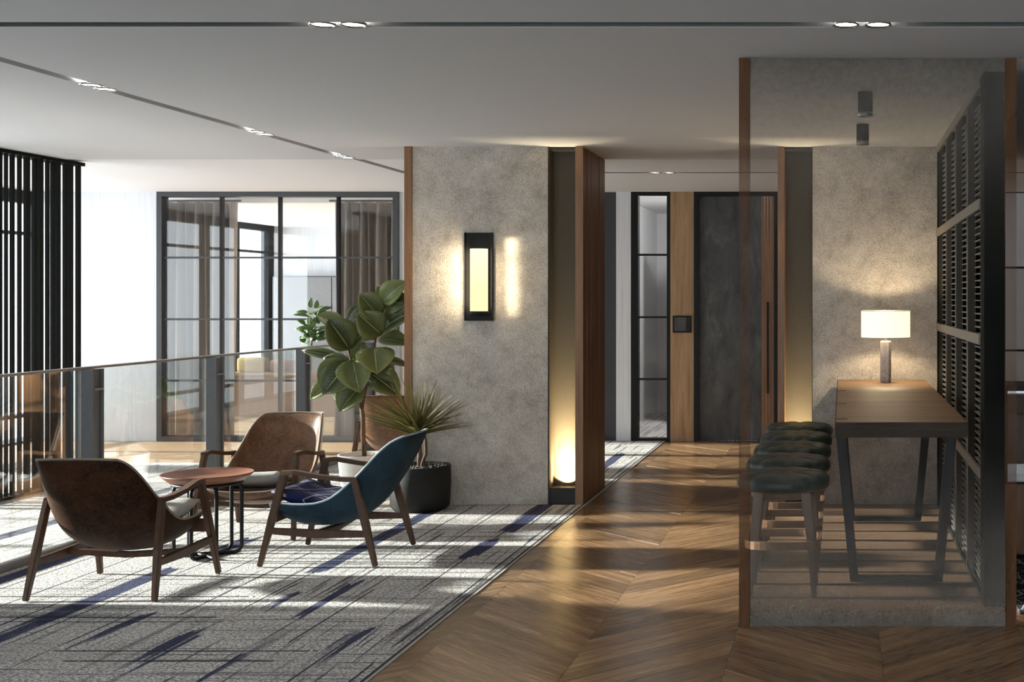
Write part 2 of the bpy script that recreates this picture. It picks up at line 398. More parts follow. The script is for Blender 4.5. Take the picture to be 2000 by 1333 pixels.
def tube_me(name, pts, rad, seg=8, closed=False):
    pts = [Vector(p) for p in pts]; n = len(pts)
    rads = rad if isinstance(rad, (list, tuple)) else [rad] * n
    v = []; f = []; ref = Vector((0, 0, 1)); pn = None
    for i in range(n):
        a = pts[(i - 1) % n] if (closed or i > 0) else pts[i]
        b = pts[(i + 1) % n] if (closed or i < n - 1) else pts[i]
        d = (b - a).normalized()
        if pn is None:
            pn = d.cross(ref)
            if pn.length < 1e-3: pn = d.cross(Vector((1, 0, 0)))
        pn = (pn - d * pn.dot(d)).normalized(); bn = d.cross(pn)
        for k in range(seg):
            w = 2 * PI * k / seg
            v.append(pts[i] + (pn * math.cos(w) + bn * math.sin(w)) * rads[i])
    for i in range(n if closed else n - 1):
        j = (i + 1) % n
        for k in range(seg):
            l = (k + 1) % seg
            f.append((i * seg + k, i * seg + l, j * seg + l, j * seg + k))
    if not closed:
        f.append(tuple(reversed(range(seg)))); f.append(tuple((n - 1) * seg + k for k in range(seg)))
    me = mesh(name, v, f)
    for p in me.polygons: p.use_smooth = len(p.vertices) == 4
    return me
def tube(name, pts, rad, mat, parent=None, seg=8, closed=False, loc=None):
    return link(name, tube_me(name, pts, rad, seg, closed), mat, parent, loc)
def beam_me(name, pts, sizes, side=(1, 0, 0)):
    """rectangular bar swept through pts; sizes = [(width along side, height across)]"""
    pts = [Vector(p) for p in pts]; n = len(pts); v = []; f = []
    side = Vector(side)
    for i in range(n):
        a = pts[max(i - 1, 0)]; b = pts[min(i + 1, n - 1)]; d = (b - a).normalized()
        s = (side - d * side.dot(d)).normalized(); u = d.cross(s)
        w, h = sizes[i] if i < len(sizes) else sizes[-1]
        for p, q in ((-1, -1), (1, -1), (1, 1), (-1, 1)):
            v.append(pts[i] + s * p * w / 2 + u * q * h / 2)
    for i in range(n - 1):
        for k in range(4):
            l = (k + 1) % 4
            f.append((i * 4 + k, i * 4 + l, i * 4 + 4 + l, i * 4 + 4 + k))
    f.append((3, 2, 1, 0)); f.append(tuple((n - 1) * 4 + k for k in range(4)))
    me = mesh(name, v, f)
    bm = bmesh.new(); bm.from_mesh(me)
    bmesh.ops.recalc_face_normals(bm, faces=bm.faces)
    bmesh.ops.bevel(bm, geom=[e for e in bm.edges if e.calc_face_angle(0) > 0.6], offset=0.004, segments=2, affect='EDGES')
    bm.to_mesh(me); bm.free()
    return me
def beam(name, pts, sizes, mat, parent=None, side=(1, 0, 0)):
    return link(name, beam_me(name, pts, sizes, side), mat, parent)
def set_lc(me, vals):
    at = me.attributes.new('lc', 'FLOAT_VECTOR', 'POINT')
    at.data.foreach_set('vector', [c for v in vals for c in v])
def copy_tree(root):
    r = root.copy(); COL.objects.link(r)
    for ch in root.children:
        c = ch.copy(); COL.objects.link(c); c.parent = r
        for g in ch.children:
            d = g.copy(); COL.objects.link(d); d.parent = c
    return r

H = 2.77          # ceiling height
YB = 14.29        # back wall
YC = 9.90         # front of the concrete piers
YE = 10.82        # back of the concrete piers
XC = -2.0         # edge between carpet and oak floor

# ------------------------------------------------------------------ floor
floor = struct(box('floor', -9.3, 6.0, -2.0, 24.0, -0.20, -0.012, M['subfloor']))
floor['label'] = 'oak floor laid in chevrons beside the carpet'
def clip(poly, axis, lim, keep_less):
    out = []
    for i in range(len(poly)):
        a, b = poly[i], poly[(i + 1) % len(poly)]
        ia = (a[axis] <= lim) == keep_less or abs(a[axis] - lim) < 1e-9; ib = (b[axis] <= lim) == keep_less or abs(b[axis] - lim) < 1e-9
        if ia: out.append(a)
        if ia != ib:
            k = (lim - a[axis]) / (b[axis] - a[axis])
            out.append((a[0] + (b[0] - a[0]) * k, a[1] + (b[1] - a[1]) * k))
    return out
CW, PW = 0.68, 0.23
regions = [(XC + 0.03, -0.503, 3.6, YB, True), (-0.503, 2.4, 3.6, 6.30, True), (-0.503, 2.4, YC + 0.02, YB, False), (0.86, 2.4, 6.30, YC + 0.02, False)]
stuff_v, stuff_f, stuff_lc = [], [], []
n_plank = 0
for (xa, xb, ya, yb, single) in regions:
    for k in range(-3, 7):
        x0 = -1.183 + CW * (k - 1); x1 = x0 + CW
        if x1 <= xa + 0.01 or x0 >= xb - 0.01: continue
        sgn = -1 if k % 2 == 0 else 1           # planks fall towards the valley at x = -1.183
        for j in range(int((yb - ya + CW) / PW) + 8):
            yl = math.floor(ya / PW) * PW - 0.92 + j * PW
            dy = sgn * CW
            poly = [(x0, yl), (x1, yl + dy), (x1, yl + dy + PW), (x0, yl + PW)]
            for ax, lim, less in ((0, xa, False), (0, xb, True), (1, ya, False), (1, yb, True)):
                if poly: poly = clip(poly, ax, lim, less)
            if len(poly) < 3: continue
            area = abs(sum(poly[i][0] * poly[(i + 1) % len(poly)][1] - poly[(i + 1) % len(poly)][0] * poly[i][1] for i in range(len(poly)))) / 2
            if area < 0.003: continue
            cx = sum(p[0] for p in poly) / len(poly); cy = sum(p[1] for p in poly) / len(poly)
            sh = []
            for p in poly:
                d = Vector((p[0] - cx, p[1] - cy)); L = d.length
                sh.append(Vector((cx, cy)) + d * (1 - 0.0009 / L))
            ang = math.atan2(dy, CW); rnd = random.random(); top = random.uniform(-0.0008, 0.0004)
            n = len(sh); vv = []; lc = []
            for zz in (-0.012, top):
                for p in sh:
                    q = p - Vector((cx, cy))
                    vv.append((q.x, q.y, zz)); lc.append((q.x * math.cos(ang) + q.y * math.sin(ang) + rnd * 9, -q.x * math.sin(ang) + q.y * math.cos(ang), rnd))
            ff = [tuple(range(n, 2 * n))] + [(i, (i + 1) % n, n + (i + 1) % n, n + i) for i in range(n)]
            if single and n_plank < 290:
                me = mesh('plank', vv, ff); set_lc(me, lc)
                link('plank', me, M['chevron'], floor, (cx - floor.location.x, cy - floor.location.y, 0 - floor.location.z)); n_plank += 1
            else:
                b0 = len(stuff_v)
                stuff_v += [(a + cx, b + cy, c) for a, b, c in vv]; stuff_lc += lc; stuff_f += [tuple(i + b0 for i in q) for q in ff]
me = mesh('far_planks', stuff_v, stuff_f); set_lc(me, stuff_lc)
o = link('far_planks', me, M['chevron'], floor, tuple(-c for c in floor.location)); o['kind'] = 'stuff'
# wide boards in the bar nook, running across
yb_ = 6.30; k = 0
nb_bounds = [6.30, 6.53, 6.84, 7.16, 7.46, 7.77, 8.14, 8.46, 8.78, 9.10, 9.42, 9.72, 9.92]
for a, b in zip(nb_bounds[:-1], nb_bounds[1:]):
    o = box('floor_board', -0.50, 0.857, a + 0.006, b - 0.006, -0.012, 0.0, M['nookboard'])
    o.parent = floor; o.location = o.location - floor.location
# pale boards beyond the railing
ys = [12.40, 12.71, 13.02, 13.33, 13.64, 13.96, YB]
for a, b in zip(ys[:-1], ys[1:]):
    o = box('pale_board', -9.0, -3.45, a + 0.003, b - 0.003, -0.012, 0.0, M['oaklight'])
    o.parent = floor; o.location = o.location - floor.location
# boards of the room behind the glazed wall
for i in range(10):
    a = YB + 0.06 + i * 0.6
    o = box('pale_board', -9.0, -3.45, a + 0.003, a + 0.597, -0.012, 0.0, M['oaklight'])
    o.parent = floor; o.location = o.location - floor.location

carpet = thing('carpet', 'large grey streaked carpet with navy bars under the lounge chairs', 'carpet', (0, 0, -0.012))
CP = [(-9, 1.5), (XC, 1.5), (XC, 9.868), (-3.385, 9.868), (-3.385, YE + 0.002), (XC, YE + 0.002), (XC, YB), (-3.44, YB), (-3.44, 12.39), (-9, 12.39)]
link('pile', mesh('pile', [(x, y, z) for z in (0, 0.016) for x, y in CP],
                  [tuple(range(10, 20))] + [(i, (i + 1) % 10, 10 + (i + 1) % 10, 10 + i) for i in range(10)]), M['carpet'], carpet)
box('dark_hem', XC, XC + 0.014, 1.5, YB, 0, 0.018, M['hem_dark'], carpet)
box('pale_hem', XC + 0.014, XC + 0.029, 1.5, YB, 0, 0.017, M['hem_pale'], carpet)
# carpet of the passage behind the slim glazed light
struct(box('floor_passage', -2.6, 0.2, YB + 0.05, 18.0, -0.012, 0.002, M['carpet']))

# ------------------------------------------------------------------ ceiling with light slots
T2a, T2b = -4.165, -4.085     # slot running in depth
def ceil(n, x0, x1, y0, y1, z, mat):
    return struct(box(n, x0, x1, y0, y1, z, H + 0.35, mat))
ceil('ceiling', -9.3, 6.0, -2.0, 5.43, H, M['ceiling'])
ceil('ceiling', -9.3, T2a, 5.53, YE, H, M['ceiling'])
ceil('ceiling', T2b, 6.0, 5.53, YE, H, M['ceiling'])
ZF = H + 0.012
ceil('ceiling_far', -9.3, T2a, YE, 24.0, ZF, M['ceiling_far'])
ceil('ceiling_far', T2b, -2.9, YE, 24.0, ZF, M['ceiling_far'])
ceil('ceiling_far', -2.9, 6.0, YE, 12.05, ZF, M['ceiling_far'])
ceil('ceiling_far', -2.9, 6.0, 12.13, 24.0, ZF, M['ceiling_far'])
struct(box('trim_1', -9.3, 6.0, 5.42, 5.54, H + 0.05, H + 0.08, M['track']))
struct(box('trim_1', -9.3, T2a, 5.522, 5.53, H + 0.002, H + 0.05, M['track'])); struct(box('trim_1', T2b, 6.0, 5.522, 5.53, H + 0.002, H + 0.05, M['track']))
struct(box('trim_2', T2a - .01, T2b + .01, 5.53, 24.0, H + 0.03, H + 0.06, M['track']))
struct(box('trim_3', -2.9, 6.0, 12.118, 12.13, ZF + 0.001, ZF + 0.03, M['track']))
struct(box('trim_3', -2.9, 6.0, 12.04, 12.14, ZF + 0.03, ZF + 0.06, M['track']))
struct(box('roof', -9.3, 6.0, -2.0, 24.0, H + 0.36, H + 0.5, M['ceiling']))

# ------------------------------------------------------------------ outer walls
struct(box('wall_right', 6.0, 6.2, -2.0, 24.0, -0.2, H + 0.5, M['ceiling']))
XW = -9.0
wf = struct(box('wall_front', -9.3, 6.2, -2.2, -2.0, -0.2, 0.25, M['ceiling']))
def fw(name, xa, xb, za, zb, mat, ya=-2.15, yb=-2.0):
    o = box(name, xa, xb, ya, yb, za, zb, mat, wf); o.location = o.location - wf.location
fw('head', -9.3, 6.2, 2.55, H + 0.5, M['ceiling'])
for xa, xb in ((-9.3, -5.6), (2.8, 6.2)): fw('pier', xa, xb, 0.25, 2.55, M['ceiling'])
for k in range(1, 8): fw('mullion', -7.0 + k * 1.4 - 0.03, -7.0 + k * 1.4 + 0.03, 0.25, 2.55, M['black'])  # window row added in this unseen wall for soft frontal fill
for k in range(1, 7): fw('pane', -7.0 + k * 1.4 + 0.03, -7.0 + (k + 1) * 1.4 - 0.03, 0.25, 2.55, M['winglass'], -2.08, -2.07)
wl = struct(box('wall_left', XW - 0.3, XW, -2.0, 24.0, -0.2, 0.02, M['charcoal']))
def lw(name, ya, yb, za, zb, mat):
    o = box(name, XW - 0.12, XW, ya, yb, za, zb, mat, wl); o.location = o.location - wl.location; return o
lw('head', -2.0, 24.0, 2.64, H + 0.3, M['black'])
for ya, yb in ((-2.0, 6.75), (11.75, 12.3), (20.1, 24.0)):
    lw('pier', ya, yb, 0.02, 2.64, M['black'])
for y in (8.35, 9.35, 10.4, 13.35, 14.3, 15.3, 16.6, 17.9, 19.1):
    lw('mullion', y - 0.035, y + 0.035, 0.02, 2.64, M['black'])
for z in (0.30, 2.31):
    lw('transom', 6.75, 20.1, z - 0.018, z + 0.018, M['black'])
panes = [(6.75, 8.315), (8.385, 9.315), (9.385, 10.365), (10.435, 11.75), (12.3, 13.315), (13.385, 14.265), (14.335, 15.265), (15.335, 16.565), (16.635, 17.865), (17.935, 19.065), (19.135, 20.1)]
for ya, yb in panes:
    o = box('pane', XW - 0.07, XW - 0.06, ya, yb, 0.02, 2.64, M['winglass'], wl); o.location = o.location - wl.location

# back wall: plaster, glazed screen, slim light, oak panel, slate door
bw = struct(box('wall_back', XW, -7.625, YB, YB + 0.14, 0, ZF, M['whitewall']))
struct(box('wall_back', -4.939, -3.0, YB, YB + 0.14, 0, ZF, M['whitewall']))
PX = lambda x: (x - 1644) * YB / 2500.0
struct(box('wall_back', -3.0, PX(1204), YB + 0.02, YB + 0.14, 0, ZF, M['charcoal']))
struct(box('wall_back', PX(1204), PX(1233), YB - 0.02, YB + 0.14, 0, ZF, M['whitewall']))
struct(box('wall_back', PX(1310), PX(1356), YB - 0.03, YB + 0.14, 0, ZF, M['oakpanel']))
# slim glazed light
w2 = struct(bpy.data.objects.new('window_2', None)); COL.objects.link(w2); w2.location = (PX(1271), YB, 0)
def at(o):
    o.location = o.location - o.parent.location; return o
xa, xb = PX(1233), PX(1310)
at(box('frame', xa, PX(1247), YB - 0.03, YB + 0.1, 0, ZF, M['black'], w2)); at(box('frame', PX(1303), xb, YB - 0.03, YB + 0.1, 0, ZF, M['black'], w2))
at(box('frame', PX(1247), PX(1303), YB - 0.02, YB + 0.1, ZF - 0.04, ZF, M['black'], w2)); at(box('frame', PX(1247), PX(1303), YB - 0.02, YB + 0.1, 0, 0.03, M['black'], w2))
zs = [0.03] + [1.6 - (y - 582) * YB / 2500 for y in (741, 620, 498)] + [ZF - 0.04]
for z in zs[1:-1]:
    at(box('glazing_bar', PX(1247), PX(1303), YB - 0.01, YB + 0.05, z - 0.011, z + 0.011, M['black'], w2))
for a, b in zip(zs[:-1], zs[1:]):
    at(box('pane', PX(1247), PX(1303), YB + 0.015, YB + 0.025, a + 0.011, b - 0.011, M['greyglass'], w2))
# passage behind it
struct(box('wall_passage', -2.75, -2.6, YB + 0.14, 18.0, 0, ZF, M['ceiling'])); struct(box('wall_passage', 0.2, 0.3, YB + 0.14, 18.0, 0, ZF, M['ceiling']))
struct(box('wall_passage', -2.6, 0.2, 18.0, 18.1, 0, ZF, M['ceiling']))
struct(box('wall_passage', -2.1, 0.2, 16.3, 16.4, 0, 2.3, M['railgrey']))
l_ = bpy.data.lights.new('passage_fill', 'POINT'); l_.energy = 170; l_.color = (1, 0.97, 0.93); l_.shadow_soft_size = 0.15  # fill light without a fixture, added to brighten the slim panes from behind
o_ = bpy.data.objects.new('passage_fill', l_); COL.objects.link(o_); o_.location = (-1.0, 15.2, 2.6)
# slate door
d1 = struct(bpy.data.objects.new('door_1', None)); COL.objects.link(d1); d1.location = (PX(1437), YB, 0)
at(box('door_frame', PX(1356), PX(1366), YB - 0.05, YB + 0.12, 0, ZF, M['black'], d1)); at(box('door_frame', PX(1512), PX(1522), YB - 0.05, YB + 0.12, 0, ZF, M['black'], d1))
at(box('door_frame', PX(1366), PX(1512), YB - 0.05, YB + 0.12, ZF - 0.05, ZF, M['black'], d1))
at(box('leaf', PX(1366), PX(1487), YB, YB + 0.06, 0.008, ZF - 0.05, M['slate'], d1))
for i in range(4):
    x = PX(1487) + i * (PX(1512) - PX(1487)) / 4
    at(box('timber_strip', x + 0.002, x + (PX(1512) - PX(1487)) / 4 - 0.002, YB - 0.012, YB + 0.06, 0.008, ZF - 0.05, M['walnut_edge'], d1))
hz0, hz1 = 1.6 - (768 - 582) * YB / 2500, 1.6 - (590 - 582) * YB / 2500
hd = at(box('pull_handle', PX(1500) - 0.012, PX(1500) + 0.012, YB - 0.07, YB - 0.05, hz0, hz1, M['black'], d1, 0.003))
for z in (0.05, hz1 - hz0 - 0.09):
    o = box('standoff', -0.012, 0.012, 0, 0.05, z, z + 0.04, M['black'], hd)
# wall to the right of the door, with stacked panels seen past the screen
wr = struct(box('wall_back', PX(1522), 6.0, YB + 0.03, YB + 0.14, 0, ZF, M['black']))
zl = [ZF, 1.6 - (523 - 582) * YB / 2500, 1.6 - (685 - 582) * YB / 2500, 0.05]
for i in range(3):
    for x in (1.0, 2.6, 4.2):
        at(box('wall_panel', x, x + 1.59, YB, YB + 0.03, zl[i + 1] + 0.012, zl[i] - 0.012, M['whitewall'] if i == 0 else M['steelpaint'] if 'steelpaint' in M else M['ceiling'], wr))

# glazed screen of the back room
win = struct(bpy.data.objects.new('window_1', None)); COL.objects.link(win); win.location = ((PX(310) + PX(780)) / 2, YB, 0)
xa, xb = PX(310), PX(780)
at(box('frame', xa, xa + 0.058, YB - 0.05, YB + 0.1, 0, ZF, M['charcoal'], win)); at(box('frame', xb - 0.058, xb, YB - 0.05, YB + 0.1, 0, ZF, M['charcoal'], win))
at(box('frame', xa + 0.058, xb - 0.058, YB - 0.05, YB + 0.1, ZF - 0.055, ZF, M['charcoal'], win)); at(box('frame', xa + 0.058, xb - 0.058, YB - 0.05, YB + 0.1, 0, 0.055, M['charcoal'], win))
vx = [xa + 0.058, PX(433), PX(547), PX(661), xb - 0.058]
hz = [0.055] + [1.6 - (y - 582) * YB / 2500 for y in (744, 624, 503.5)] + [ZF - 0.055]
for x in vx[1:-1]:
    at(box('mullion', x - 0.014, x + 0.014, YB - 0.02, YB + 0.04, 0.055, ZF - 0.055, M['black'], win))
for z in hz[1:-1]:
    at(box('glazing_bar', xa + 0.058, xb - 0.058, YB - 0.014, YB + 0.03, z - 0.011, z + 0.011, M['charcoal'], win))
for a, b in zip(vx[:-1], vx[1:]):
    for c, d in zip(hz[:-1], hz[1:]):
        at(box('pane', a + 0.012, b - 0.012, YB + 0.006, YB + 0.012, c + 0.01, d - 0.01, M['glass'], win))
# the room behind
YR = 20.3
struct(box('wall_back_room', XW, -3.3, YR, YR + 0.12, 0, ZF, M['whitewall']))
struct(box('wall_back_room', -3.42, -3.3, YB + 0.14, YR, 0, ZF, M['ceiling']))
struct(box('ceiling_back_room', XW + 0.2, -3.42, YB + 0.7, YR, ZF - 0.07, ZF, M['ceiling_far']))

# ------------------------------------------------------------------ concrete piers
def pier_left():
    x0, x1 = -3.38, -2.0
    w = struct(box('wall_pier', -3.32, -2.27, YC, YE, 0, H, M['concrete']))
    struct(box('trim_4', x0, -3.322, YC - 0.012, YE, 0, H, M['walnut_edge']))
    n = struct(bpy.data.objects.new('wall_niche', None)); COL.objects.link(n); n.location = (-2.16, YC, 0)
    at(box('back', -2.27, -2.055, YC + 0.17, YE, 0, H, M['bronze'], n))
    at(box('cheek', -2.27, -2.262, YC, YC + 0.17, 0, H, M['bronze'], n))
    at(box('lip', -2.272, -2.266, YC - 0.004, YC, 0, H, M['niche_dark'], n))
    at(box('head', -2.262, -2.055, YC + 0.02, YC + 0.17, H - 0.02, H, M['niche_dark'], n))
    at(box('light_box', -2.262, -2.057, YC + 0.02, YC + 0.165, 0, 0.125, M['niche_dark'], n))
    c = struct(box('wall_cladding', -2.055, -2.025, YC - 0.02, YE, 0, H, M['walnut']))
    at(box('edge_board', -2.055, -1.995, YC - 0.03, YC - 0.02, 0, H, M['walnut_edge'], c))
    nb = 11; w_ = (YE - YC + 0.02) / nb
    for i in range(nb):
        a = YC - 0.02 + i * w_
        at(box('cladding_board', -2.025, -2.0 + random.uniform(-0.004, 0.003), a + 0.004, a + w_ - 0.002, 0.004, H - 0.004, M['walnut'], c))
pier_left()
def pier_right():
    struct(box('wall_pier', -0.226, 0.86, YC, YE, 0, H, M['concrete']))
    struct(box('trim_5', -0.495, -0.442, YC - 0.012, YE, 0, H, M['walnut_edge']))
    n = struct(bpy.data.objects.new('wall_niche', None)); COL.objects.link(n); n.location = (-0.33, YC, 0)
    at(box('back', -0.442, -0.226, YC + 0.17, YE, 0, H, M['bronze'], n))
    at(box('lip', -0.230, -0.226, YC - 0.004, YC, 0, H, M['niche_dark'], n))
    at(box('head', -0.442, -0.226, YC + 0.02, YC + 0.17, H - 0.02, H, M['niche_dark'], n))
    at(box('light_box', -0.442, -0.228, YC + 0.02, YC + 0.165, 0, 0.125, M['niche_dark'], n))
pier_right()
def niche_light(name, x, energy=30):
    l = bpy.data.lights.new(name, 'SPOT'); l.energy = energy; l.color = (1.0, 0.82, 0.52)
    l.spot_size = math.radians(100); l.spot_blend = 0.06; l.shadow_soft_size = 0.012
    o = bpy.data.objects.new(name, l); COL.objects.link(o); o.location = (x, YC + 0.075, 0.14)
    d = Vector((0, 0.66, 1)).normalized(); o.rotation_mode = 'QUATERNION'; o.rotation_quaternion = d.to_track_quat('-Z', 'Y')
    a = bpy.data.lights.new(name, 'AREA'); a.shape = 'RECTANGLE'; a.size = 0.19; a.size_y = 0.10; a.energy = energy * 0.55; a.color = (1.0, 0.82, 0.52); a.spread = math.radians(52)
    o = bpy.data.objects.new(name, a); COL.objects.link(o); o.location = (x, YC + 0.09, 0.13)
    d = Vector((0, 0.20, 1)).normalized(); o.rotation_mode = 'QUATERNION'; o.rotation_quaternion = d.to_track_quat('-Z', 'Y')
niche_light('niche_uplight', -2.158); niche_light('niche_uplight', -0.334, 24)

# ------------------------------------------------------------------ graded translucent panel in front of the bar nook
pn = thing('divider_panel', 'tall translucent plaster-patterned panel with wooden edges in front of the bar stools', 'panel', (0.175, 6.23, 0))
pm = box_me('sheet', -0.622, 0.622, 0, 0.03, 0, H - 0.004)
link('sheet', pm, M['panel'], pn)
link('edge_post', box_me('edge_post', -0.675, -0.624, -0.005, 0.05, 0, H - 0.004), M['panelwood'], pn)
link('edge_post', box_me('edge_post', 0.624, 0.675, -0.005, 0.05, 0, H - 0.004), M['panelwood'], pn)

# ------------------------------------------------------------------ slatted screen along the nook
ls = thing('lattice_screen', 'black open screen with ladder shelves along the right of the bar table', 'screen', (0.79, 8.3, 0))
X0, X1 = 0.737, 0.846
P = lambda name, a, b, c, d, e, f, m: at(box(name, a, b, c, d, e, f, m, ls))
M['rung'] = plain('rung_grey', (0.25, 0.245, 0.225), 0.5)
M['beige_rail'] = plain('beige_rail', (0.26, 0.22, 0.17), 0.5)
M['mesh_dark'] = plain('dark_backing', (0.03, 0.032, 0.034), 0.5)
P('end_post', X0, X1, 6.62, 6.80, 0, H, M['slat'])
P('head_rail', X0 - 0.004, X1, 6.80, 9.89, H - 0.05, H, M['beige_rail'])
edges = [6.80, 7.56, 8.32, 9.08, 9.84]
for i in range(4):
    a, b = edges[i], edges[i + 1]
    s = a + 0.31
    P('dark_board', X0 + 0.008, X0 + 0.04, s, b, 0.03, H - 0.05, M['slat'])
    P('stile', X0, X0 + 0.03, a - 0.006, a + 0.006, 0.0, H - 0.05, M['rung'])
    P('backing', X0 + 0.085, X0 + 0.095, a + 0.006, s, 0.03, H - 0.05, M['mesh_dark'])
    r0 = None
    for k in range(72):
        z = 0.06 + k * (H - 0.16) / 72
        if r0 is None:
            r0 = P('rung', X0 + 0.002, X0 + 0.06, a + 0.006, s, z, z + 0.006, M['rung'])
        else:
            c = r0.copy(); COL.objects.link(c); c.location.z = z
P('end_stile', X0, X1, 9.84, 9.895, 0, H - 0.05, M['slat'])
for z in (2.10, 1.378, 0.668):
    P('cross_rail', X0 - 0.010, X0 + 0.004, 6.80, 9.89, z - 0.028, z + 0.028, M['beige_rail'])
P('foot_rail', X0, X1, 6.80, 9.84, 0, 0.03, M['slat'])

# ------------------------------------------------------------------ black slat screen by the windows
ss = thing('slat_screen', 'black floor to ceiling vertical slat screen beside the windows at left', 'screen', (-6.6, 10.2, 0))
at(box('head_rail', -6.70, -6.56, 9.3, 11.10, H - 0.03, H, M['slat'], ss))
at(box('foot_rail', -6.70, -6.56, 9.3, 11.10, 0.006, 0.03, M['slat'], ss))
yy = 9.33; i = 0
pat = [(0.035, 0.055), (0.05, 0.04), (0.03, 0.06), (0.055, 0.045)]
for x_a, x_b in ((-60, -44), (-32, -22), (-12, -2), (0, 7), (13.5, 18), (24.5, 31), (39, 44.5), (51.5, 61), (68, 74), (78, 87), (93.5, 99), (103.5, 109), (112, 120.5), (127.5, 133), (135.5, 140), (142.5, 145), (152.5, 160)):
    ya = 6.58 * 2500 / (1644 - x_a); yb2 = 6.58 * 2500 / (1644 - x_b)
    at(box('slat', -6.605, -6.58, ya, yb2 - 0.012, 0.03, H - 0.03, M['slat'], ss))

# ------------------------------------------------------------------ glass railing
XR = -4.87
rl = thing('glass_railing', 'glass railing with dark grey posts and slim steel top rail behind the lounge', 'railing', (XR, 9.0, 0))
R = lambda name, a, b, c, d, e, f, m, bv=0: at(box(name, a, b, c, d, e, f, m, rl, bv))
R('top_rail', XR - 0.022, XR + 0.024, 4.5, 14.1, 1.140, 1.156, M['steel'], 0.003)
R('base_channel', XR - 0.03, XR + 0.012, 4.5, 14.1, 0.006, 0.055, M['steel'])
posts = [5.03, 6.63, 8.23, 9.84, 11.45, 13.06]
for y in posts:
    po = R('post', XR + 0.012, XR + 0.076, y - 0.062, y + 0.062, 0.006, 1.140, M['railgrey'], 0.003)
    box('fin', 0.032, 0.048, -0.062, -0.045, 0, 1.136, M['railgrey'], po)
    box('fin', 0.032, 0.048, 0.045, 0.062, 0, 1.136, M['railgrey'], po)
    box('clamp', 0.032, 0.058, -0.045, 0.045, 1.00, 1.012, M['steel'], po)
for a, b in zip([4.5] + posts, posts + [14.1]):
    R('glass_pane', XR - 0.005, XR + 0.005, a + (0.006 if a != 4.5 else 0), b - (0.006 if b != 14.1 else 0), 0.055, 1.138, M['railglass'])

# ------------------------------------------------------------------ downlights
M['lampface'] = emit('lamp_face', (1.0, 0.95, 0.86), 60.0)
M['chrome'] = plain('chrome', (0.6, 0.6, 0.6), 0.2, 1.0)
ring_me = lathe_me('trim_ring', [(0.055, 0.012), (0.058, 0.0), (0.049, 0.0), (0.047, 0.012)], 28, True, False); ring_me.materials.append(M['chrome'])
disc_me = lathe_me('lamp_lens', [(0.0, 0.007), (0.047, 0.007), (0.047, 0.014), (0.0, 0.014)], 24, False, False); disc_me.materials.append(M['lampface'])
def downlight(x, y, z, label, energy=8, group='recessed ceiling downlights'):
    tt = thing('ceiling_downlight', label, 'downlight', (x, y, z - 0.004), 0, group)
    link('trim_ring', ring_me, None, tt); link('lamp_lens', disc_me, None, tt)
    l = bpy.data.lights.new('downlight_beam', 'SPOT'); l.energy = energy; l.color = (1.0, 0.90, 0.76); l.spot_size = math.radians(80); l.spot_blend = 0.7; l.shadow_soft_size = 0.04
    o = bpy.data.objects.new('downlight_beam', l); COL.objects.link(o); o.parent = tt; o.location = (0, 0, -0.006)
downlight(-2.223, 5.48, H, 'left downlight of the pair in the front slot above the concrete pier')
downlight(-2.091, 5.48, H, 'right downlight of the pair in the front slot above the concrete pier')
downlight(0.018, 5.48, H, 'left downlight of the pair in front of the translucent panel')
downlight(0.156, 5.48, H, 'right downlight of the pair in front of the translucent panel')
for nm, ya, yb in (('nearest', 7.03, 7.17), ('middle', 9.02, 9.16), ('farthest', 10.55, 10.69)):
    downlight(-4.125, ya, H, nm + ' pair in the ceiling slot running away over the lounge, front lamp', 5)
    downlight(-4.125, yb, H, nm + ' pair in the ceiling slot running away over the lounge, rear lamp', 5)
downlight(-1.76, 12.09, ZF, 'left downlight of the small pair in front of the slate door', 5)
downlight(-1.625, 12.09, ZF, 'right downlight of the small pair in front of the slate door', 5)
def can(x, y, label):
    tt = thing('ceiling_spotlight', label, 'spotlight', (x, y, H), 0, 'cylinder spotlights over the bar table')
    lathe('can', [(0.0, 0.0), (0.042, 0.0), (0.042, -0.128), (0.036, -0.128), (0.036, -0.11), (0.0, -0.11)], M['potdark'], tt)
    lathe('rim', [(0.043, -0.112), (0.044, -0.128), (0.043, -0.14), (0.036, -0.14), (0.036, -0.112)], M['steel'], tt)
    lathe('lens', [(0.0, -0.112), (0.035, -0.112), (0.035, -0.116), (0.0, -0.116)], M['canlens'], tt)
    l = bpy.data.lights.new('spot_beam', 'SPOT'); l.energy = 12; l.color = (1.0, 0.84, 0.64); l.spot_size = math.radians(75); l.spot_blend = 0.8; l.shadow_soft_size = 0.03
    o = bpy.data.objects.new('spot_beam', l); COL.objects.link(o); o.parent = tt; o.location = (0, 0, -0.145)
M['canlens'] = emit('can_lens', (1.0, 0.92, 0.8), 3.0)
can(0.134, 7.28, 'nearer cylinder spotlight hanging from the nook ceiling')
can(0.1415, 8.63, 'farther cylinder spotlight hanging from the nook ceiling')

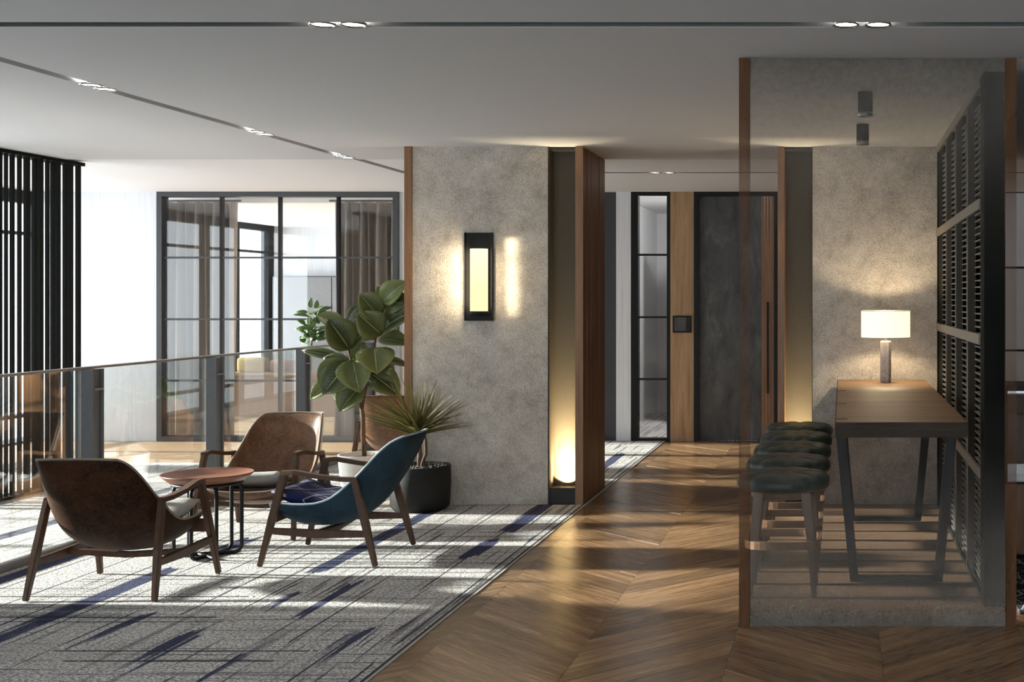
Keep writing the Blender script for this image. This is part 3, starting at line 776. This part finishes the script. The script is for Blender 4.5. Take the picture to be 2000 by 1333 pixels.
# ------------------------------------------------------------------ wall sconce
sc = thing('wall_sconce', 'black wall sconce with a glowing cylinder on the concrete pier', 'sconce', (-2.80, YC, 1.422))
box('back_plate', -0.107, 0.107, -0.02, 0, 0, 0.681, M['black'], sc, 0.003)
box('side_flange', -0.107, -0.098, -0.05, -0.02, 0, 0.681, M['black'], sc); box('side_flange', 0.098, 0.107, -0.05, -0.02, 0, 0.681, M['black'], sc)
box('bracket', -0.03, 0.03, -0.10, -0.02, 0.04, 0.058, M['black'], sc)
lathe('cup', [(0.0, 0.045), (0.072, 0.045), (0.078, 0.06), (0.078, 0.075), (0.0, 0.075)], M['black'], sc, (0.02, -0.09, 0))
t = NT('glowing_glass')
tc = t.n('ShaderNodeTexCoord'); sp = t.n('ShaderNodeSeparateXYZ'); t.l(tc.outputs['Object'], sp.inputs[0])
g = t.ramp(sp.outputs[2], [(0.08, (1.0, 0.86, 0.48)), (0.25, (1.0, 0.88, 0.50)), (0.5, (1.0, 0.90, 0.66))])
em = t.n('ShaderNodeEmission'); t.l(g, em.inputs[0]); em.inputs[1].default_value = 1.15
M['glowglass'] = t.done(em.outputs[0])
lathe('glass_cylinder', [(0.0, 0.075), (0.067, 0.075), (0.067, 0.554), (0.0, 0.554)], M['glowglass'], sc, (0.02, -0.09, 0), 40)
def point(name, parent, loc, e, col, size):
    l = bpy.data.lights.new(name, 'POINT'); l.energy = e; l.color = col; l.shadow_soft_size = size
    o = bpy.data.objects.new(name, l); COL.objects.link(o); o.parent = parent; o.location = loc; return o
def area(name, parent, loc, d, sx, sy, e, col, spread):
    l = bpy.data.lights.new(name, 'AREA'); l.shape = 'RECTANGLE'; l.size = sx; l.size_y = sy; l.energy = e; l.color = col; l.spread = math.radians(spread)
    o = bpy.data.objects.new(name, l); COL.objects.link(o); o.parent = parent; o.location = loc
    o.rotation_mode = 'QUATERNION'; o.rotation_quaternion = Vector(d).normalized().to_track_quat('-Z', 'Y'); return o
for sx_ in (-1, 1):
    area('sconce_glow', sc, (sx_ * 0.080, -0.105, 0.32), (sx_ * 0.96, 0.28, 0), 0.05, 0.44, 3.0, (1.0, 0.80, 0.52), 180)
area('sconce_strip_fill', sc, (0.095, -0.135, 0.34), (0.142, 0.125, 0), 0.055, 0.60, 0.42, (1.0, 0.88, 0.62), 22)  # added narrow light that throws the bright strip beside the plate

# ------------------------------------------------------------------ lounge chairs
CEN = [(0.335, 0.315), (0.235, 0.228), (0.065, 0.202), (-0.125, 0.233), (-0.24, 0.318), (-0.32, 0.42), (-0.40, 0.54), (-0.46, 0.655), (-0.498, 0.768)]
RIM = [(0.30, 0.372), (0.17, 0.366), (0.04, 0.370), (-0.06, 0.404), (-0.143, 0.47), (-0.22, 0.545), (-0.315, 0.655), (-0.39, 0.725), (-0.455, 0.758)]
WID = [0.275, 0.292, 0.297, 0.297, 0.293, 0.276, 0.252, 0.228, 0.208]
def shell_me():
    nu = 13; v = []; f = []
    for (cy, cz), (ry, rz), w in zip(CEN, RIM, WID):
        for i in range(nu):
            u = -1 + 2 * i / (nu - 1); k = abs(u) ** 2.3
            v.append((w * (math.sin(u * PI / 2 * 0.93) / math.sin(PI / 2 * 0.93)), cy + (ry - cy) * k, cz + (rz - cz) * k))
    for r in range(len(CEN) - 1):
        for i in range(nu - 1):
            a = r * nu + i; f.append((a, a + 1, a + nu + 1, a + nu))
    rim = [v[r * nu] for r in range(len(CEN))] + [v[(len(CEN) - 1) * nu + i] for i in range(1, nu)] + [v[r * nu + nu - 1] for r in reversed(range(len(CEN) - 1))] + [v[i] for i in reversed(range(1, nu - 1))]
    return mesh('shell', v, f, True), rim
SHELL, RIMPTS = shell_me()
def smooth_loop(pts, n=3):
    out = []; N = len(pts); P_ = [Vector(p) for p in pts]
    for i in range(N):
        p0, p1, p2, p3 = P_[i - 1], P_[i], P_[(i + 1) % N], P_[(i + 2) % N]
        for k in range(n):
            t_ = k / n
            out.append(0.5 * ((2 * p1) + (p2 - p0) * t_ + (2 * p0 - 5 * p1 + 4 * p2 - p3) * t_ ** 2 + (3 * p1 - p0 - 3 * p2 + p3) * t_ ** 3))
    return out
PIPE = tube_me('piping', smooth_loop(RIMPTS, 2), 0.0068, 6, True)
def pad_me():
    v = []; f = []; n = 14; m = 12
    def pt(i, j, top):
        u = -1 + 2 * i / (m - 1); w = j / (n - 1)
        y = 0.315 - 0.46 * w; edge = max(abs(u), abs(2 * w - 1)) ** 6
        hw = 0.262 - 0.02 * w
        zc = 0.395 - 0.055 * w + 0.03 * math.exp(-((w - 0.05) / 0.2) ** 2)
        return (hw * u * (1 - 0.06 * abs(2 * w - 1) ** 4), y, zc + (0.032 if top else -0.06) * (1 - 0.85 * edge) + (0.012 * abs(u) ** 2))
    for top in (1, 0):
        for j in range(n):
            for i in range(m): v.append(pt(i, j, top))
    for s in (0, 1):
        for j in range(n - 1):
            for i in range(m - 1):
                a = s * n * m + j * m + i; q = (a, a + m, a + m + 1, a + 1)
                f.append(q if s == 0 else tuple(reversed(q)))
    per = [i for i in range(m)] + [j * m + m - 1 for j in range(1, n)] + [(n - 1) * m + i for i in reversed(range(m - 1))] + [j * m for j in reversed(range(1, n - 1))]
    for a, b in zip(per, per[1:] + per[:1]): f.append((a, b, b + n * m, a + n * m))
    return mesh('seat_pad', v, f, True)
PAD = pad_me()
def set_up(o, mat, solid=0.0, sub=0):
    if solid:
        md = o.modifiers.new('solid', 'SOLIDIFY'); md.thickness = solid; md.offset = 0
    if sub:
        md = o.modifiers.new('sub', 'SUBSURF'); md.levels = sub; md.render_levels = sub
    return o
def lounge_chair(label, loc, rz, skin, pipe, pad):
    c = thing('lounge_chair', label, 'armchair', loc, rz, 'lounge chairs around the tray table')
    sh = SHELL.copy(); sh.materials.append(skin); s = link('shell', sh, None, c); set_up(s, skin, 0.022, 2)
    pp = PIPE.copy(); pp.materials.append(pipe); link('piping', pp, None, s)
    pd = PAD.copy(); pd.materials.append(pad); link('seat_pad', pd, None, c)
    w = M['chairwood']
    for sx in (-1, 1):
        beam('leg', [(sx * 0.342, 0.342, 0.004), (sx * 0.322, 0.275, 0.29), (sx * 0.305, 0.212, 0.55)], [(0.026, 0.028), (0.034, 0.042), (0.030, 0.044)], w, c, (1, 0, 0))
        beam('leg', [(sx * 0.338, -0.342, 0.004), (sx * 0.322, -0.278, 0.25), (sx * 0.305, -0.205, 0.515)], [(0.026, 0.028), (0.034, 0.044), (0.030, 0.040)], w, c, (1, 0, 0))
        beam('armrest', [(sx * 0.305, 0.232, 0.552), (sx * 0.310, 0.15, 0.560), (sx * 0.316, 0.0, 0.534), (sx * 0.312, -0.13, 0.518), (sx * 0.303, -0.222, 0.514)], [(0.036, 0.030), (0.046, 0.026), (0.050, 0.024), (0.042, 0.026), (0.034, 0.028)], w, c, (1, 0, 0))
        beam('side_stretcher', [(sx * 0.327, 0.292, 0.215), (sx * 0.324, 0.0, 0.196), (sx * 0.327, -0.292, 0.195)], [(0.026, 0.036), (0.026, 0.052), (0.026, 0.036)], w, c, (1, 0, 0))
    beam('cross_rail', [(-0.325, 0.02, 0.198), (-0.17, 0.02, 0.188), (0.0, 0.02, 0.178), (0.17, 0.02, 0.188), (0.325, 0.02, 0.198)], [(0.05, 0.030)] * 5, w, c, (0, 1, 0))
    beam('front_apron', [(-0.318, 0.275, 0.295), (0.318, 0.275, 0.295)], [(0.022, 0.075)] * 2, w, c, (0, 1, 0))
    return c
lounge_chair('dark brown hide lounge chair seen from behind at the lower left', (-3.94, 7.05, 0.004), 0.0, M['hide_dark'], M['piping_pale'], M['padgrey'])
lounge_chair('petrol blue lounge chair with navy plaid seat cushion facing left', (-3.10, 7.91, 0.004), PI / 2, M['bluefabric'], M['piping_blue'], M['plaid'])
lounge_chair('tan brown hide lounge chair facing the viewer behind the tray table', (-3.94, 8.74, 0.004), PI, M['hide'], M['piping_pale'], M['padgrey'])
lounge_chair('brown lounge chair back partly hidden behind the rubber plant', (-3.87, 11.28, 0.004), 0.0, M['hide'], M['hide'], M['padgrey'])

# ------------------------------------------------------------------ tray table
tb = thing('tray_table', 'small round red-brown tray table on black tubular legs', 'table', (-3.915, 7.90, 0.004))
lathe('tray', [(0.0, 0.482), (0.20, 0.482), (0.258, 0.514), (0.264, 0.516), (0.262, 0.508), (0.215, 0.468), (0.0, 0.464)], M['traytop'], tb, seg=64)
def loop(ang, hw, z0, z1, off):
    c, s = math.cos(ang), math.sin(ang); pts = []; r = 0.045
    for cx, cz, a0 in ((hw - r, z0 + r, -90), (hw - r, z1 - r, 0), (-hw + r, z1 - r, 90), (-hw + r, z0 + r, 180)):
        for k in range(6):
            a = math.radians(a0 + 90 * k / 5); q = cx + r * math.cos(a)
            pts.append((q * c - off * s, q * s + off * c, cz + r * math.sin(a)))
    return pts
for a, off in ((0.35, 0.03), (0.35 + PI / 3, -0.03), (0.35 - PI / 3, -0.03)):
    tube('leg_loop', loop(a, 0.19, 0.012, 0.452, off), 0.0115, M['black'], tb, 10, True)
tube('support_ring', [(0.195 * math.cos(2 * PI * k / 40), 0.195 * math.sin(2 * PI * k / 40), 0.455) for k in range(40)], 0.010, M['black'], tb, 8, True)

# ------------------------------------------------------------------ potted plants
def W(px, py, Y):
    return Vector(((px - 1644) * Y / 2500.0, Y, 1.6 - (py - 582) * Y / 2500.0))
def leaf(name, base, tip, width, nrm, mat, parent, org, fold=0.18, droop=0.12, shape=0.75, nl=9):
    base = Vector(base); tip = Vector(tip); d = tip - base; L = d.length; d.normalize()
    n = Vector(nrm); n = (n - d * n.dot(d)).normalized(); s = d.cross(n)
    v = []; f = []; lc = []
    us = (-1, -0.55, 0, 0.55, 1)
    for i in range(nl):
        w_ = i / (nl - 1)
        hw = width / 2 * (math.sin(PI * min(1, w_ ** shape)) ** 0.72 if 0 < w_ < 1 else 0.03)
        hw = max(hw, 0.0012)
        for u in us:
            v.append(base - org + d * (L * w_) + s * (hw * u) + n * (fold * abs(u) * hw * 1.2 - droop * L * (2 * w_ - 1) ** 2 + droop * L * 0.3))
            lc.append((u, w_, 0))
    for i in range(nl - 1):
        for k in range(4):
            a = i * 5 + k; f.append((a, a + 1, a + 6, a + 5))
    me = mesh(name, v, f, True); set_lc(me, lc)
    o = link(name, me, mat, parent)
    if nl > 6:
        md = o.modifiers.new('solid', 'SOLIDIFY'); md.thickness = 0.0022
    return o
YP = 10.40
rp = thing('rubber_plant', 'rubber plant with broad glossy leaves in a white pot', 'plant', (-3.877, YP, 0.006))
org = Vector((-3.877, YP, 0.006))
lathe('pot', [(0.0, 0.0), (0.165, 0.0), (0.175, 0.01), (0.205, 0.318), (0.205, 0.325), (0.188, 0.325), (0.184, 0.285), (0.0, 0.285)], M['potwhite'], rp, seg=48)
lathe('soil', [(0.0, 0.292), (0.10, 0.296), (0.183, 0.288)], M['soil'], rp)
def stem(pts, r0, r1, mat, parent, org, name='stem'):
    P_ = [Vector(p) - org for p in pts]; n = len(P_)
    return tube(name, P_, [r0 + (r1 - r0) * i / (n - 1) for i in range(n)], mat, parent, 8)
stem([(-3.877, YP, 0.29), W(709, 850, YP), W(709, 815, YP), W(706, 795, YP)], 0.022, 0.017, M['bark'], rp, org, 'trunk')
stem([W(706, 800, YP), W(699, 770, YP - .02), W(693, 735, YP - .03), W(682, 690, YP - .02), W(674, 655, YP), W(680, 625, YP)], 0.013, 0.006, M['branch'], rp, org)
stem([W(707, 800, YP), W(713, 765, YP + .02), W(722, 730, YP + .02), W(730, 690, YP), W(735, 650, YP), W(746, 605, YP), W(752, 585, YP)], 0.013, 0.006, M['branch'], rp, org)
LV = [(744, 592, 793, 550, 38, -.03, -.10), (746, 606, 806, 580, 34, .02, -.06), (748, 640, 812, 605, 50, -.02, -.12), (742, 622, 702, 574, 50, 0, -.10), (746, 655, 698, 612, 50, -.02, -.14), (738, 660, 800, 672, 32, 0, -.08),
      (684, 684, 640, 622, 54, -.02, -.13), (680, 684, 722, 634, 26, 0, -.04), (676, 645, 620, 613, 30, .03, .0), (679, 625, 703, 594, 17, .04, .02), (731, 678, 736, 730, 60, -.04, -.16), (686, 704, 630, 770, 60, -.02, -.14),
      (688, 700, 702, 766, 56, -.02, -.17), (720, 726, 780, 772, 48, .02, -.06), (708, 750, 662, 804, 46, -.02, -.12), (660, 735, 604, 780, 26, .05, .02), (672, 700, 588, 684, 18, .05, .05), (684, 704, 630, 700, 18, .03, 0), (735, 700, 800, 715, 16, .05, .03),
      (690, 712, 712, 668, 32, .05, .06), (700, 762, 650, 775, 40, .04, .06), (728, 700, 770, 735, 30, .06, .08), (752, 600, 738, 556, 18, .05, .05), (745, 625, 700, 640, 22, .06, .04)]
for bx, by, tx, ty, w, d0, d1 in LV:
    leaf('leaf', W(bx, by, YP + d0), W(tx, ty, YP + d1), w * YP / 2500 * 1.2, (0.25 + random.uniform(-.2, .2), -1, 0.45 + random.uniform(-.1, .25)), M['leaf'], rp, org, 0.42, 0.06, 0.92)
# dracaena in the dark pot
YD = 9.655; org = Vector((-3.18, YD, 0.006))
dr = thing('spiky_plant', 'spiky narrow-leaved plant in a dark round pot against the pier', 'plant', org)
lathe('pot', [(0.0, 0.0), (0.19, 0.0), (0.215, 0.03), (0.225, 0.20), (0.222, 0.325), (0.216, 0.332), (0.206, 0.325), (0.203, 0.30), (0.0, 0.30)], M['potdark'], dr, seg=48)
gv, gf = [], []
for i in range(150):
    a = random.uniform(0, 2 * PI); r = 0.195 * math.sqrt(random.random()); s = random.uniform(0.008, 0.017)
    c = Vector((r * math.cos(a), r * math.sin(a), 0.312 + random.uniform(0, 0.014))); b0 = len(gv)
    for q in ((1, 0, 0), (-1, 0, 0), (0, 1, 0), (0, -1, 0), (0, 0, .7), (0, 0, -.7)):
        gv.append(c + Vector(q) * s * random.uniform(0.8, 1.2))
    gf += [tuple(b0 + k for k in q) for q in ((0, 2, 4), (2, 1, 4), (1, 3, 4), (3, 0, 4), (2, 0, 5), (1, 2, 5), (3, 1, 5), (0, 3, 5))]
o = link('gravel', mesh('gravel', gv, gf), M['gravel'], dr); o['kind'] = 'stuff'
stem([W(819, 915, YD), W(820, 890, YD), W(818, 862, YD), W(815, 845, YD)], 0.020, 0.016, M['bark'], dr, org)
stem([W(823, 915, YD - .03), W(828, 897, YD - .03), W(832, 888, YD - .03), W(831, 860, YD - .02), W(826, 845, YD)], 0.014, 0.012, M['bark'], dr, org)
for k in range(120):
    az = random.uniform(0, 2 * PI); el = math.asin(random.uniform(0.16, 0.985)); L = random.uniform(0.30, 0.50) * (1.0 if el < 1.0 else 0.92)
    d = Vector((math.cos(az) * math.cos(el), math.sin(az) * math.cos(el) * 0.62, math.sin(el)))
    if d.y > 0: d.y *= 0.45
    b = W(818 + random.uniform(-8, 8), 848 + random.uniform(-10, 6), YD)
    leaf('blade', b, b + d * L, random.uniform(0.012, 0.021), Vector((0, 0, 1)) + Vector((random.uniform(-.3, .3), -0.8, 0)), M['blade'], dr, org, 0.5, 0.03 if el < 0.9 else 0.0, 0.6, 6)
# small leafy plant beyond the railing
YS = 13.1; org = Vector((W(608, 700, YS).x, YS, 0.004))
sp_ = thing('potted_shrub', 'small bright green leafy plant beyond the railing by the glazed screen', 'plant', org)
lathe('pot', [(0.0, 0.0), (0.09, 0.0), (0.10, 0.01), (0.125, 0.42), (0.115, 0.42), (0.112, 0.39), (0.0, 0.39)], M['potwhite'], sp_, seg=32)
lathe('soil', [(0.0, 0.395), (0.112, 0.393)], M['soil'], sp_)
stem([org + Vector((0, 0, .39)), W(606, 740, YS), W(608, 690, YS), W(610, 640, YS)], 0.014, 0.007, M['bark'], sp_, org, 'trunk')
for k in range(54):
    az = random.uniform(0, 2 * PI); z = random.uniform(-0.25, 1.0); el = math.asin(z)
    b = W(610 + random.uniform(-10, 10), random.choice((612, 640, 655, 668)) + random.uniform(-6, 6), YS) + Vector((0, random.uniform(-.06, .06), 0))
    d = Vector((math.cos(az) * math.cos(el), math.sin(az) * math.cos(el), z * 0.7))
    leaf('leaf', b + d * 0.03, b + d * random.uniform(0.13, 0.19), random.uniform(0.045, 0.065), (random.uniform(-.3, .3), -0.8, 0.8), M['leaf2'], sp_, org, 0.2, 0.08, 0.75, 7)

# ------------------------------------------------------------------ bar table
ot = Vector((0.305, 8.165, 0))
bt = thing('bar_table', 'long rustic wooden bar table on black trapezoid legs', 'table', ot)
tp = box('tabletop', -0.335, 0.335, -1.685, 1.685, 0.892, 0.97, M['tabletop'], bt, 0.003)
box('end_edge', -0.336, 0.336, -1.69, -1.683, 0.0, 0.0765, M['darkwood'], tp)
box('side_edge', -0.339, -0.333, -1.683, 1.683, 0.0, 0.076, M['darkwood'], tp)
for y in (-1.52, -0.55, 0.5):
    box('butterfly_key', -0.337, -0.275, y - 0.014, y + 0.014, 0.073, 0.0790, M['darkwood'], tp)
for y in (-0.995, 0.945):
    fr = beam('leg_frame', [(-0.315, y, 0.892), (-0.235, y, 0.028), (0.235, y, 0.028), (0.315, y, 0.892)], [(0.07, 0.055)] * 4, M['black'], bt, (0, 1, 0))
beam('under_rail', [(0, -1.0, 0.868), (0, 0.95, 0.868)], [(0.08, 0.045)] * 2, M['black'], bt)

# ------------------------------------------------------------------ table lamp
lm = thing('table_lamp', 'table lamp with stone hexagonal column and glowing white drum shade', 'lamp', (0.326, 9.49, 0.9712))
t = NT('grey_marble'); v = t.coord('Object'); nz = t.noise(v, 30, 5, 0.7, 1.5)
M['marble'] = t.done(t.bsdf(t.ramp(nz, [(0.3, (0.20, 0.18, 0.18)), (0.6, (0.42, 0.39, 0.38))]), 0.4))
lathe('column', [(0.0, 0.0), (0.036, 0.0), (0.041, 0.012), (0.041, 0.30), (0.037, 0.31), (0.0, 0.31)], M['marble'], lm, seg=6, smooth=False)
lathe('neck', [(0.0, 0.31), (0.008, 0.31), (0.008, 0.53), (0.0, 0.53)], M['steel'], lm, seg=12)
t = NT('lamp_shade')
em = t.n('ShaderNodeEmission'); em.inputs[0].default_value = (1.0, 0.90, 0.68, 1); em.inputs[1].default_value = 1.0
df = t.n('ShaderNodeBsdfDiffuse'); df.inputs[0].default_value = (0.8, 0.76, 0.66, 1); ad = t.n('ShaderNodeAddShader')
t.l(em.outputs[0], ad.inputs[0]); t.l(df.outputs[0], ad.inputs[1]); M['shade'] = t.done(ad.outputs[0])
o = link('shade', lathe_me('shade', [(0.182, 0.334), (0.182, 0.535), (0.179, 0.535), (0.179, 0.334), (0.182, 0.334)], 48, True, False), M['shade'], lm)
for z in (0.334, 0.533):
    tube('shade_trim', [(0.181 * math.cos(2 * PI * k / 48), 0.181 * math.sin(2 * PI * k / 48), z) for k in range(48)], 0.0025, M['steel'], lm, 6, True)
lathe('finial', [(0.0, 0.53), (0.009, 0.532), (0.009, 0.545), (0.0, 0.55)], M['steel'], lm, seg=12)
for k in range(3):
    a = 2 * PI * k / 3
    tube('spider_arm', [(0, 0, 0.528), (0.18 * math.cos(a), 0.18 * math.sin(a), 0.53)], 0.002, M['steel'], lm, 6)
point('lamp_bulb', lm, (0, 0, 0.44), 19.0, (1.0, 0.80, 0.52), 0.03)

# ------------------------------------------------------------------ bar stools
def cushion_me():
    v = []; f = []; ns = 56; R0 = 0.258
    prof = [(0.0, 0.0), (0.86, -0.002), (0.965, 0.010), (1.0, 0.035), (0.985, 0.062), (0.93, 0.082), (0.80, 0.094), (0.62, 0.099), (0.42, 0.099), (0.22, 0.100), (0.0, 0.101)]
    rows = []
    for pi_, (r, z) in enumerate(prof):
        row = []
        for k in range(ns):
            a = 2 * PI * k / ns
            lob = abs(math.sin(a * 4)) ** 0.28
            dent = (0.035 * (1 - lob)) * max(0, min(1, (r - 0.45) / 0.35)) if z > 0.005 else 0
            rr = r * R0 * (1 - dent)
            zz = z
            if z > 0.05:
                # tufted top: dips at the buttons and along the seams
                bdip = 0
                for br, bn, bo in ((0.52, 8, 0), (0.0, 1, 0)):
                    for b in range(bn):
                        ba = bo + 2 * PI * b / max(bn, 1)
                        dx = r * math.cos(a) - br * math.cos(ba); dy = r * math.sin(a) - br * math.sin(ba)
                        bdip = max(bdip, math.exp(-(dx * dx + dy * dy) / 0.012))
                seam = (1 - lob) * max(0, min(1, (r - 0.3) / 0.25))
                zz -= 0.010 * bdip + 0.007 * seam
            row.append(len(v)); v.append((rr * math.cos(a), rr * math.sin(a), zz))
        rows.append(row)
    for a, b in zip(rows[:-1], rows[1:]):
        for k in range(ns):
            l = (k + 1) % ns; f.append((a[k], a[l], b[l], b[k]))
    return mesh('cushion', v, f, True)
def stool():
    s = thing('bar_stool', 'x', 'stool', (0, 0, 0), 0, 'green leather bar stools')
    cu = link('cushion', cushion_me(), M['leather'], s, (0, 0, 0.56)); set_up(cu, None, 0, 1)
    bme = lathe_me('button', [(0.0, -0.004), (0.011, -0.002), (0.008, 0.004), (0.0, 0.006)], 10); bme.materials.append(M['button'])
    for k in range(8):
        a = 2 * PI * k / 8; link('button', bme, None, cu, (0.1275 * math.cos(a), 0.1275 * math.sin(a), 0.086))
    link('button', bme, None, cu, (0, 0, 0.090))
    lathe('seat_frame', [(0.0, 0.52), (0.165, 0.52), (0.175, 0.53), (0.175, 0.565), (0.0, 0.565)], M['stoolwood'], s)
    for sx, sy in ((1, 1), (1, -1), (-1, 1), (-1, -1)):
        beam('leg', [(sx * 0.172, sy * 0.165, 0.0), (sx * 0.155, sy * 0.15, 0.28), (sx * 0.125, sy * 0.125, 0.562)], [(0.028, 0.028), (0.042, 0.040), (0.052, 0.05)], M['stoolwood'], s, (1, 0, 0))
    n = 48; pts = [(0.212 * math.cos(2 * PI * k / n), 0.212 * math.sin(2 * PI * k / n), 0.28) for k in range(n)]
    v = []; f = []
    for k in range(n):
        a = 2 * PI * k / n; q = 1 / (abs(math.cos(a)) ** 4 + abs(math.sin(a)) ** 4) ** 0.25
        for rr, z in ((0.186, 0.262), (0.206, 0.262), (0.206, 0.304), (0.186, 0.304)):
            v.append((rr * q * math.cos(a), rr * q * math.sin(a), z))
    for k in range(n):
        l = (k + 1) % n
        for e in range(4):
            g_ = (e + 1) % 4; f.append((k * 4 + e, l * 4 + e, l * 4 + g_, k * 4 + g_))
    link('foot_ring', mesh('foot_ring', v, f), M['stoolring'], s)
    return s
s0 = stool()
names = ['dark green tufted bar stool nearest the viewer in the row', 'second dark green tufted bar stool from the front of the row', 'middle dark green tufted bar stool of the row of five', 'fourth dark green tufted bar stool from the front of the row', 'farthest dark green tufted bar stool next to the glowing niche']
for i in range(5):
    s = s0 if i == 0 else copy_tree(s0)
    s.location = (-0.318, 6.98 + 0.655 * i, 0.0); s['label'] = names[i]; s.rotation_euler.z = 0.0

# ------------------------------------------------------------------ curtains and furniture of the back room
def curtain(label, px0, px1, Y, folds, amp, gather=1.0, seed=1):
    rnd = random.Random(seed)
    x0, x1 = (px0 - 1644) * Y / 2500, (px1 - 1644) * Y / 2500
    n = folds * 10; v = []; f = []; rows = 7
    ph = [rnd.uniform(-0.5, 0.5) for _ in range(folds + 2)]; am = [rnd.uniform(0.6, 1.25) for _ in range(folds + 2)]
    for r in range(rows):
        w_ = r / (rows - 1)
        for i in range(n + 1):
            u = i / n * folds; k = int(min(u, folds - 1)); fr = u - k
            A = am[k] * (1 - fr) + am[k + 1] * fr; Ph = ph[k] * (1 - fr) + ph[k + 1] * fr
            v.append((x0 + (x1 - x0) * i / n + 0.018 * math.sin(3 * u + 2 * w_ + Ph), amp * A * math.sin(2 * PI * u + Ph + 0.4 * math.sin(w_ * 2)), 0.012 + (ZF - 0.09 - 0.012) * w_))
    for r in range(rows - 1):
        for i in range(n):
            a = r * (n + 1) + i; f.append((a, a + 1, a + n + 2, a + n + 1))
    c = thing('curtain', label, 'curtain', (0, Y, 0), 0, 'taupe curtains of the back room')
    o = link('cloth', mesh('cloth', v, f, True), M['curtain'], c); md = o.modifiers.new('solid', 'SOLIDIFY'); md.thickness = 0.004
    tube('curtain_rail', [(x0 - 0.05, 0, ZF - 0.075), (x1 + 0.05, 0, ZF - 0.075)], 0.012, M['charcoal'], c)
curtain('taupe pleated curtain at the left of the glazed screen', 322, 462, 14.6, 8, 0.075, seed=3)
curtain('taupe pleated curtain at the right of the glazed screen', 652, 776, 14.6, 8, 0.075, seed=5)
cbt = thing('cabinet_wall', 'tall grey panelled cabinets at the far end of the back room', 'cabinet', (-7.8, YR - 0.3, 0))
M['cabgrey'] = plain('cabinet_grey', (0.22, 0.22, 0.225), 0.45)
at(box('carcass', -8.9, -5.0, YR - 0.28, YR - 0.01, 0, 1.94, M['charcoal'], cbt))
for i in range(4):
    at(box('cabinet_door', -8.9 + i * 0.93 + 0.008, -8.9 + (i + 1) * 0.93 - 0.008, YR - 0.30, YR - 0.28, 0.05, 1.925, M['cabgrey'], cbt))
sb = thing('bench', 'tan wooden bench with upholstered back in the room behind the glass', 'bench', (-7.1, 17.2, 0))
M['tanwood'] = wood('tan_wood', (0.20, 0.11, 0.06), (0.36, 0.21, 0.12), 0.45, 'Z', 1.0)
box('back_board', -1.35, 1.4, 0, 0.05, 0, 0.56, M['tanwood'], sb); box('ledge', -1.40, 1.45, -0.06, 0.10, 0.56, 0.60, M['oaklight'], sb, 0.004); box('seat', -1.35, 1.4, 0.05, 0.6, 0.0, 0.42, M['tanwood'], sb)
def cushion(label, x0, x1, y, z0, z1, mat, cat='cushion'):
    o = box('cushion', x0, x1, y - 0.09, y + 0.09, z0, z1, mat, None, 0.05); tag(o, label, cat)
    for p in o.data.polygons: p.use_smooth = True
M['mustard'] = plain('mustard_fabric', (0.36, 0.25, 0.09), 0.9, grain=0.2)
M['rust'] = plain('rust_leather', (0.20, 0.085, 0.04), 0.5, grain=0.2)
cushion('mustard cushion resting on the bench behind the glass', -8.10, -7.72, 17.20, 0.60, 0.80, M['mustard'])
cushion('rust brown cushion beside the mustard one behind the glass', -7.66, -7.26, 17.20, 0.60, 0.77, M['rust'])

# ------------------------------------------------------------------ small fittings
cr = thing('wall_panel_switch', 'square black control panel set in the oak wall panel', 'switch', (PX(1333), YB - 0.03, 1.6 - (650 - 582) * YB / 2500))
hgt = 33 * YB / 2500
box('bezel', -0.104, 0.104, -0.02, 0, 0, hgt, M['black'], cr, 0.003); box('face', -0.085, 0.05, -0.025, -0.02, 0.018, hgt - 0.018, M['slate'], cr); box('key_strip', 0.058, 0.092, -0.024, -0.02, 0.018, hgt - 0.018, M['niche_dark'], cr)

# ------------------------------------------------------------------ right edge: cabinet fireplace and rug
fp = thing('display_cabinet', 'wooden cabinet with black-framed glass front at the right edge', 'cabinet', (1.75, 8.2, 0))
box('base', -0.75, 0.9, -0.25, 0.25, 0.0, 0.44, M['walnut_edge'], fp)
box('top_frame', -0.75, 0.9, -0.25, 0.25, 1.02, 1.05, M['black'], fp)
for x in (-0.75, 0.87): box('frame_post', x, x + 0.03, -0.25, -0.22, 0.44, 1.02, M['black'], fp)
box('sill', -0.75, 0.9, -0.25, -0.22, 0.44, 0.455, M['black'], fp); box('back_panel', -0.75, 0.9, 0.22, 0.25, 0.44, 1.02, M['oakpanel'], fp)
box('glass_front', -0.72, 0.87, -0.24, -0.234, 0.455, 1.02, M['greyglass'], fp)
rg = thing('rug', 'dark rug with pale crackle lines at the right edge', 'rug', (2.0, 7.2, 0.001))
box('rug_field', -1.10, 1.1, -0.72, 0.70, 0, 0.012, M['rug'], rg); box('rug_border', -1.10, 1.1, -0.74, -0.72, 0, 0.013, M['hem_dark'], rg)

# ------------------------------------------------------------------ outside: pale office block seen through the windows
bd = thing('office_building', 'pale office block with a grid of windows seen through the far window', 'building', (-40, 72, -20))
M['facade'] = plain('facade_white', (0.80, 0.80, 0.80), 0.7, grain=0.02)
M['faceglass'] = plain('facade_blue_glass', (0.70, 0.79, 0.84), 0.3)
box('body', -14, 18, 0, 12, 0, 50, M['facade'], bd)
for fl in range(16):
    z = 9 + fl * 2.0
    wb = box('window_band', -13.5, 17.5, -0.12, 0, z, z + 0.9, M['faceglass'], bd)
    if fl == 0:
        pass
for k in range(22):
    x = -13.6 + k * 1.45
    box('pilaster', x, x + 0.22, -0.35, 0, 0, 50, M['facade'], bd)
